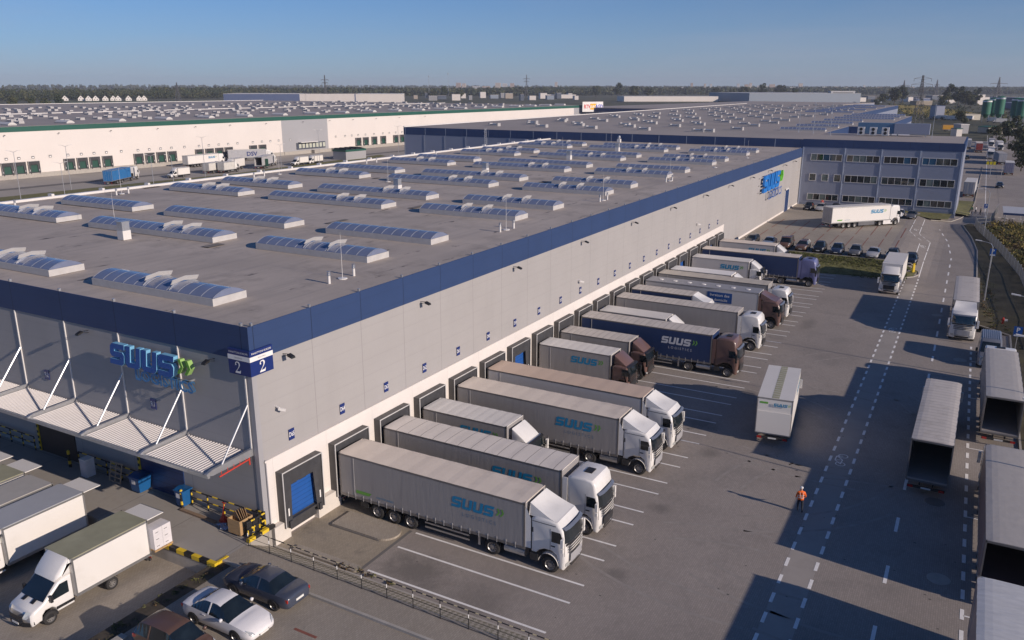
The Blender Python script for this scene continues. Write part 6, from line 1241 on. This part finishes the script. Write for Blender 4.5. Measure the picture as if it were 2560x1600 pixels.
for (px, py, k, s) in [(2235,262,0,1.6), (2255,258,1,1.3), (2355,272,0,1.3), (2370,262,1,1.5), (2395,265,1,1.4), (2412,268,0,1.5), (2425,270,2,1.3), (2440,262,1,1.2), (2398,305,0,.9), (2408,312,2,.8), (1950,245,0,1.3), (1905,247,1,1.2), (1860,246,0,1.2), (1830,247,2,1.2), (1790,245,0,1.1), (1985,252,1,1),
                       (1545,244,1,1.2), (1585,246,0,1.3), (1620,245,0,1.1), (1490,243,0,1.2), (1080,246,2,1.2), (1110,246,1,1), (1150,247,2,1.2), (2205,262,0,1.1), (2190,266,2,.9), (35,272,2,1.3), (80,274,0,1.1), (115,270,2,1.1), (150,268,1,1), (2490,345,0,.7), (2520,352,1,.8), (2548,360,0,.9), (2535,385,2,.7), (2555,400,1,.8), (2475,338,2,.6), (2500,365,2,.6), (2552,428,0,.7), (2515,335,0,.8), (2540,330,1,.8)]:
    p_ = atpx(px, py, 0); spots.append((p_, k, s*max(1., (p_-CAM).length/900)))
names = ['round dark green tree', 'dense dark evergreen-looking tree', 'small olive-green bushy tree', 'tall narrow tree']
spots.sort(key=lambda q_: -(q_[0]-CAM).normalized().dot(-r2))
for i, (p_, k, s) in enumerate(spots):
    where = 'left' if p_.y > .9*p_.x else 'central' if p_.y > .2*p_.x else 'right'
    lb = '%s on the %s horizon, %s of the background trees' % (names[k], where, ['lone %d' % 0][0]) if 0 else '%s in the %s background, tree number %d from the left' % (names[k], where, i+1)
    if not used[k]: o = TP[k]; used[k] = 1; o.location = (p_.x, p_.y, -.3); o['label'] = lb
    else: o = dup(TP[k], (p_.x, p_.y, -.3), i*1.3, lb)
    o.scale = (s, s, s); o['group'] = 'background trees'
for k in range(4):
    if not used[k]: p_ = atpx(2300, 262); TP[k].location = (p_.x, p_.y, 0); TP[k]['label'] = 'tall narrow tree beyond the yellow field'; TP[k]['group'] = 'background trees'
# distant woods: belts of crowns
def belt(name, pts, n, h, wd, size, npf, lbl=None):
    cs = []; rs = []
    segs = [(Vector(a), Vector(c)) for a, c in zip(pts, pts[1:])]; Ls = [(c-a).length for a, c in segs]; T_ = sum(Ls)
    for i in range(n):
        u = nprs.rand()*T_; j = 0
        while u > Ls[j] and j < len(Ls)-1: u -= Ls[j]; j += 1
        a, c = segs[j]; p = a+(c-a)*u/Ls[j]; d = (p-Vector((CAM.x, CAM.y))).normalized(); p = p+d*nprs.rand()*wd; hh = h*(.6+.5*nprs.rand()); r_ = hh*.34
        cs.append((p.x, p.y, hh-r_*.8)); rs.append(r_); cs.append((p.x+nprs.normal()*r_*.5, p.y+nprs.normal()*r_*.5, hh*.42)); rs.append(r_*1.15)
    return leafcloud(name, cs, rs, npf, size, lf, kind='stuff', sq=1.05)
def P2(px, py): v = atpx(px, py); return (v.x, v.y)
belt('left_wood', [P2(-200,256), P2(110,251), P2(300,247.5), P2(420,247), P2(560,246)], 1000, 19, 350, 1.1, 26)
belt('middle_wood', [P2(380,245), P2(700,242), P2(1000,241), P2(1250,240), P2(1500,239)], 2200, 20, 900, 2.2, 20)
belt('right_wood', [P2(1250,239), P2(1600,238), P2(1900,237), P2(2200,236), P2(2700,236)], 2600, 22, 1100, 3.0, 16)
belt('skyline_wood', [P2(-200,225), P2(500,224.5), P2(1300,223.5), P2(2000,222.5), P2(2750,222.5)], 2200, 30, 2500, 7, 10)
C_ = []; R__ = []
for i in range(500): v_ = atpx(nprs.uniform(2200, 2620), nprs.uniform(232, 300)**1, 0); C_.append((v_.x, v_.y, 1.2)); R__.append(nprs.uniform(1.5, 3.5))
leafcloud('hedgerows', C_, R__, 22, .5, lf+[ly[1]], kind='stuff', sq=.6)
# yellow field
b = MB(); q4 = [atpx(*p) for p in ((2236,262), (2300,262), (2440,282), (2440,290), (2330,292), (2262,282))]; b.add([(v.x, v.y, -.3) for v in q4], [tuple(range(6))]); st(b, 'yellow_field', m_yel)
b = MB(); q4 = [atpx(*p) for p in ((2160,250), (2600,256), (2600,240), (2160,238))]; b.add([(v.x, v.y, -.32) for v in q4], [(0,1,2,3)]); st(b, 'stubble_field', M('stubble', (.17,.13,.07), .95, var=.2, scale=.02))
b = MB(); q4 = [atpx(*p) for p in ((100,259), (560,256), (900,250), (900,246), (560,250), (100,253))]; b.add([(v.x, v.y, -.3) for v in q4], [tuple(range(6))]); st(b, 'pasture', M('pasture_green', (.085,.10,.04), .95, var=.2, scale=.02))
# ================= far buildings
def hall(label, pa, pb, depth, h, m, mroof=None, z=0., name='far_warehouse', band=None, cat='warehouse', hb=2.):
    a, c = Vector((pa[0], pa[1])), Vector((pb[0], pb[1])); (a, c) = (c, a) if pa[1] < pb[1] else (a, c); d = c-a; L = d.length; t = thing(name, label, cat, (a.x, a.y, z), math.atan2(d.y, d.x)); b = MB(); b.box(0, L, 0, depth, 0, h); b.build('wall', m, t)
    b = MB(); b.box(-.2, L+.2, -.2, depth+.2, h, h+.4); b.build('roof', mroof or r_white, t)
    if band: b = MB(); b.box(-.1, L+.1, -.25, -.02, h-hb, h-.1); b.build('fascia', band, t)
    return t, L
t, L = hall('blue-grey far warehouse with white stretch behind the white hall roof', P2(890,257), P2(560,257), 120, 14, M('far_blue', (.10,.13,.24), .6), r_white); b = MB(); b.box(L*.62, L-2, -.3, -.02, 0, 14); b.build('white_facade', m_whall, t)
t, L = hall('pale white low warehouse in the centre background', P2(1006,257), P2(750,257), 90, 14, m_whall, r_white)
hall('navy-walled far warehouse right of the yellow and red retailer sign', (455,90), (470,200), 300, 13.2, m_bluecl, m_roof2, band=m_blue)
b = MB()
hall('blue-grey long warehouse on the right horizon with a white gable strip', P2(2150,256.5), P2(1872,256.5), 220, 15.5, M('far_grey_blue', (.26,.30,.36), .6), M('pale_far_roof', (.5,.5,.5), .6))
t, L = hall('white office strip on the far right warehouse', P2(2135,256), P2(2075,256), 12, 19, m_ghall, r_white, cat='office'); b = MB(); b.box(4, L-4, -.3, 0, 14, 17); b.build('window_band', m_black, t)
hall('thin white far warehouse above the blue retail hall', P2(1795,254), P2(1560,254), 60, 9, m_whall, r_white); hall('low white sheds between trees in the right centre', P2(1440,246), P2(1360,246), 60, 8, m_whall, r_white)
hall('dark far factory building at the right edge under the pylon', P2(2600,262), P2(2480,258), 60, 10, M('far_navy', (.05,.08,.14)), M('pale_far_roof', (.5,.5,.5)))
hall('pale blue-roofed shed at the right edge', P2(2600,278), P2(2508,270), 40, 7, M('far_blue', (.2,.2,.24)), M('blue_pale_roof', (.40,.45,.52)))
hall('small grey house among trees by the yellow field', P2(2330,263), P2(2290,263), 18, 6, M('far_tan', (.30,.25,.19)), r_white, name='house', cat='house'); hall('white-roofed shed above the yellow field', P2(2325,254), P2(2290,254), 20, 6, M('far_blue', (.2,.2,.24)), r_white, name='shed', cat='shed')
hall('tall white narrow building left of the green silos', P2(2460,262), P2(2443,262), 14, 15, m_whall, r_white, name='plant_building', cat='building')
hall('navy and white weighbridge building before the yellow field', P2(2359,298), P2(2338,298), 10, 11, m_bluecl, m_blue, name='weighbridge_building', cat='building')
hall('white concrete-plant deck beside the green silos', P2(2450,300), P2(2406,300), 8, 4.5, M('plant_cream', (.52,.48,.40)), m_conc, name='plant_deck', cat='building')
# retailer block with coloured sign
bl = thing('retail_office', 'dark office block carrying a white billboard with red, yellow and blue letters', 'office', Mh @ Vector((357, 2, 0)), R(-3.43)); b = MB(); b.box(0, 3, -14, 0, 0, 10.8); b.build('wall', M('retail_dark', (.07,.09,.14), .5), bl)
b = MB(); [b.box(-.1, 0, -12.6+i*2.2, -11.4+i*2.2, z, z+1.6) for i in range(5) for z in (5.2, 8.2)]; b.build('window', M('retail_window', (.45,.46,.46), .3), bl)
t = thing('billboard', 'white rooftop billboard with red, yellow and blue retailer lettering', 'billboard', Mh @ Vector((353.0, -2.5, 11.0)), R(52)); m_sw = M('billboard_white', (.78,.76,.73), .5); b = MB(); b.box(-.3, -.0, -14.5, .3, 0, 6.2); b.build('panel', m_sw, t)
for s_, c, a in (('RTV', (.65,.02,.02), -3), ('EURO', (.85,.45,.01), -7.3), ('AGD', (.02,.03,.45), -11.6)):
    b = MB(); b.box(-.36, -.3, a-2.0, a+2.0, 1.3, 5); 
    if s_ != 'RTV' or 1: b.build('letter_ground', M('bb_'+s_, c if s_ == 'EURO' else (.82,.81,.79)), t)
    v, f = text_poly(s_, 3.3 if s_ != 'EURO' else 2.2, .03); b = MB(); put(b, [(x*.75, y) for x, y in v], f, (-.4, a, 3.1), (0,-1,0), (0,0,1)); b.build('lettering', M('bbt_'+s_, c if s_ != 'EURO' else (.9,.88,.8)), t)
m_sw = MATS['sign_white']
q_ = random.Random(9)
shades = [m_whall, M('far_grey_blue', (.26,.30,.36)), M('shed_grey', (.30,.30,.31)), M('shed_dark', (.10,.12,.16)), M('shed_tan', (.40,.34,.28))]
kinds = ['white', 'blue-grey', 'mid-grey', 'dark', 'tan']
for i in range(34):
    if i < 18: px = 1040+i*24+q_.uniform(-8, 8); py = q_.uniform(245, 252)
    else: px = 2150+(i-18)*26+q_.uniform(-9, 9); py = q_.uniform(247, 262)
    w_ = q_.uniform(8, 22); k = q_.choice((0, 0, 1, 2, 3, 4)); A_, B_ = P2(px-w_/2, py), P2(px+w_/2, py)
    hall('small %s building scattered among the background trees' % kinds[k], A_, B_, 25, q_.uniform(5, 9)*(1.5 if i < 18 else 1), shades[k], r_white if q_.random() < .5 else m_roof2, name='far_building', cat='building')[0]['group'] = 'scattered small background buildings'
WT = 'white lorries parked at the concrete plant'
for i, (px, py) in enumerate(((2366,300), (2390,301), (2412,300), (2432,301), (2500,306), (2516,309))):
    v_ = atpx(px, py); rigid('small white lorry at the concrete plant, %s from the left' % nth[i], (v_.x, v_.y, 0), R(q_.uniform(60, 120)), 7.5, side=c_white, z1=3.8, group=WT)
hall('green and cream cement conveyor building below the silos', P2(2490,330), P2(2470,332), 6, 3.2, M('plant_cream', (.52,.48,.40)), M('silo_green', (.02,.14,.09)), name='plant_building', cat='building')
hall('low pale hut beside the far road at the plant entrance', P2(2420,334), P2(2400,334), 8, 5, m_ghall, r_white, name='hut', cat='building'); hall('green-roofed kiosk by the far parked lorries', P2(2404,341), P2(2390,341), 6, 4, m_whall, m_green, name='kiosk', cat='building')
hall('long pale concrete wall above the right tree clump', P2(2540,334), P2(2492,334), 2, 3.5, m_conc, m_conc, name='yard_wall', cat='wall')
# houses on the left horizon
hp = [(163,252), (203,252), (222,252.2), (240,252), (264,252), (284,252), (296,252), (322,252), (349,252), (361,251.6)]
m_tile = M('dark_tiles', (.045,.042,.05), .7); m_hw = M('house_render', (.78,.74,.70), .6)
for i, (px, py) in enumerate(hp):
    v_ = atpx(px, py); D_ = (v_-CAM).length; s = 1.0; t = thing('house', 'white gabled house with dark roof on the left horizon, %s from the left' % nth[i], 'house', (v_.x, v_.y, 0), R(52), 'row of gabled houses on the left horizon')
    b = MB(); b.prism([(-5,0), (5,0), (5,4), (0,9.3), (-5,4)], 0, 13, 'x'); b.build('wall', m_hw, t); b = MB(); b.quad((-.4,-5.4,3.7), (13.4,-5.4,3.7), (13.4,0,9.6), (-.4,0,9.6)); b.quad((-.4,0,9.6), (13.4,0,9.6), (13.4,5.4,3.7), (-.4,5.4,3.7)); b.build('roof', m_tile, t)
    b = MB(); [b.box(-.05, 0, a-.6, a+.6, z, z+1.6) for a, z in ((-2.4,1.2), (2.4,1.2), (0,4.8))]; b.build('window', m_black, t)
# city blocks
m_cb = [M('block_cream', (.62,.52,.42)), M('block_white', (.6,.58,.56)), M('block_tan', (.5,.36,.26))]
cb = [(1146,222,20,52), (1160,222,16,48), (1245,223,22,50), (1262,223,18,46), (1280,223,16,48), (1190,223,30,30), (1215,223,30,28), (1390,222,12,60), (1729,221,12,60), (1762,221,10,55), (1777,221,10,52), (1845,221,14,55), (1866,221,22,48), (1876,221,14,60), (1905,222,50,36), (1930,221,30,50), (1960,221,10,30), (2001,221,22,60), (1985,221,60,26), (2090,221,30,30), (2120,221,80,24), (2160,220,14,46), (2200,221,30,26), (1700,222,40,24), (1800,223,60,20), (1840,225,50,22), (2060,221,30,28), (2280,221,25,28), (2374,221,25,38), (2000,223,50,20), (1110,224,30,20), (860,224.5,60,14)]
for i, (px, py, w_, h_) in enumerate(sorted(cb)):
    v_ = atpx(px, py+3.5); t = thing('tower_block', 'pale apartment block on the skyline, number %d counted from the left' % (i+1), 'apartment block', (v_.x, v_.y, 0), R(25), 'apartment blocks on the skyline'); b = MB(); b.box(0, 18, -w_*.8, w_*.8, 0, h_*.95); b.build('wall', m_cb[i % 3], t); b = MB()
    for k in range(int(h_/6)): b.box(-.3, 0, -w_*.72, w_*.72, 4+k*5.6, 5.8+k*5.6)
    b.build('window_band', M('far_window', (.2,.2,.22)), t)
# silos
for i, (px, py, h_, r_) in enumerate(((2461,305,27,3.0), (2478,303,27,3.0), (2493,308,31,3.1), (2533,312,33,3.2), (2547,314,33,3.2))):
    v_ = atpx(px, py); s = (v_-CAM).length/700; t = thing('silo', 'tall dark green silo, %s from the left' % nth[i], 'silo', (v_.x, v_.y, 0), 0, 'green silos'); R_ = r_*s*1.0; hh = {0:26, 1:27, 2:31, 3:31, 4:31}[i]*s*.58; b = MB(); b.lathe([(hh*.2,.5), (hh*.36,R_), (hh,R_), (hh*1.04,R_*.6), (hh*1.05,.01)], n=20); b.build('tank', M('silo_green', (.02,.14,.09), .4, var=.05), t); b = MB()
    for a in range(4): b.tube((R_*.9*cos(a*pi/2+.8),R_*.9*sin(a*pi/2+.8),0), (R_*.9*cos(a*pi/2+.8),R_*.9*sin(a*pi/2+.8),hh*.4), .15)
    b.build('legs', m_galv, t); b = MB(); b.lathe([(hh*.93,R_*1.02), (hh*.99,R_*1.02)], n=20); b.build('rim', m_sw if i < 2 else m_galv, t)
# pylons
def pylon(label, px, py, h_, w_=None, arms=3, armw=8):
    v_ = atpx(px, py); D_ = (v_-CAM).length; th = max(.12, D_*.00026); w_ = w_ or h_*.13; t = thing('pylon', label, 'pylon', (v_.x, v_.y, 0), YAW, 'lattice pylons'); b = MB(); W = lambda z: w_*(1-z/h_)**1.25*.9+.35
    n = 9; zs = [h_*(1-(1-i/n)**1.3) for i in range(n+1)]
    for i in range(n):
        a, c = W(zs[i]), W(zs[i+1]); Q_ = [(1,1), (1,-1), (-1,-1), (-1,1)]
        for j, (sx_, sy_) in enumerate(Q_):
            b.tube((a*sx_,a*sy_,zs[i]), (c*sx_,c*sy_,zs[i+1]), th, 4); s2 = Q_[(j+1) % 4]; b.tube((a*sx_,a*sy_,zs[i]), (c*s2[0],c*s2[1],zs[i+1]), th*.6, 3); b.tube((a*s2[0],a*s2[1],zs[i]), (c*sx_,c*sy_,zs[i+1]), th*.6, 3)
    b.build('tower', M('pylon_steel', (.10,.10,.11), .6), t)
    for k in range(arms):
        z = h_*(.72+.11*k); aw = armw*(1-.18*abs(k-1)); b = MB()
        for s in (-1, 1): b.tube((0,s*.4,z+1.2), (0,s*aw,z), th*.7, 4); b.tube((0,s*.4,z-.4), (0,s*aw,z), th*.7, 4); b.tube((0,s*aw,z), (0,s*aw,z-1.8), th*.7, 4)
        b.build('cross_arm', M('pylon_steel', (.10,.10,.11)), t)
    return t
pylon('nearest tall pylon behind the office roof on the right', 2291, 320, 34, 3.0, 3, 7); pylon('pylon on the left horizon above the small houses', 446, 254, 32, arms=2, armw=5); pylon('slim tall pylon in the left centre background', 815, 256, 44, 2.2, 2, 6); pylon('slim tall pylon in the centre above the retail roofs', 1316, 246, 52, 3, 2, 7)
pylon('wide pylon at the right edge of the horizon', 2491, 250, 47, arms=1, armw=22); pylon('small far pylon left of the tallest one', 2256, 246, 42, arms=1, armw=16); pylon('small far pylon right of the tallest one', 2338, 245, 44, arms=1, armw=8)
for i, (px, py, h_) in enumerate(((1073, 245, 50), (1121, 240, 62))): v_ = atpx(px, py); t = thing('radio_mast', 'thin mast on the horizon, %s of the pair in the centre' % ('left', 'right')[i], 'mast', (v_.x, v_.y, 0), 0, 'radio masts'); b = MB(); b.tube((0,0,0), (0,0,h_), .5, 5, .3); b.lathe([(h_*.93,.4), (h_*.95,1.2), (h_,1.2), (h_*1.01,.3)], n=8); b.build('mast', m_galv, t)
# haze
hz = MB(); hz.box(-120, 5200, -2600, 4600, -1.6, 75); o = hz.build('haze', None); o.data.materials.clear(); m = bpy.data.materials.new('haze_air'); m.use_nodes = True; n = m.node_tree
n.nodes.remove(n.nodes['Principled BSDF']); pv = n.nodes.new('ShaderNodeVolumePrincipled'); pv.inputs['Color'].default_value = (.80,.86,1,1); pv.inputs['Density'].default_value = .000085; n.links.new(pv.outputs[0], n.nodes['Material Output'].inputs['Volume']); o.data.materials.append(m); o['kind'] = 'stuff'
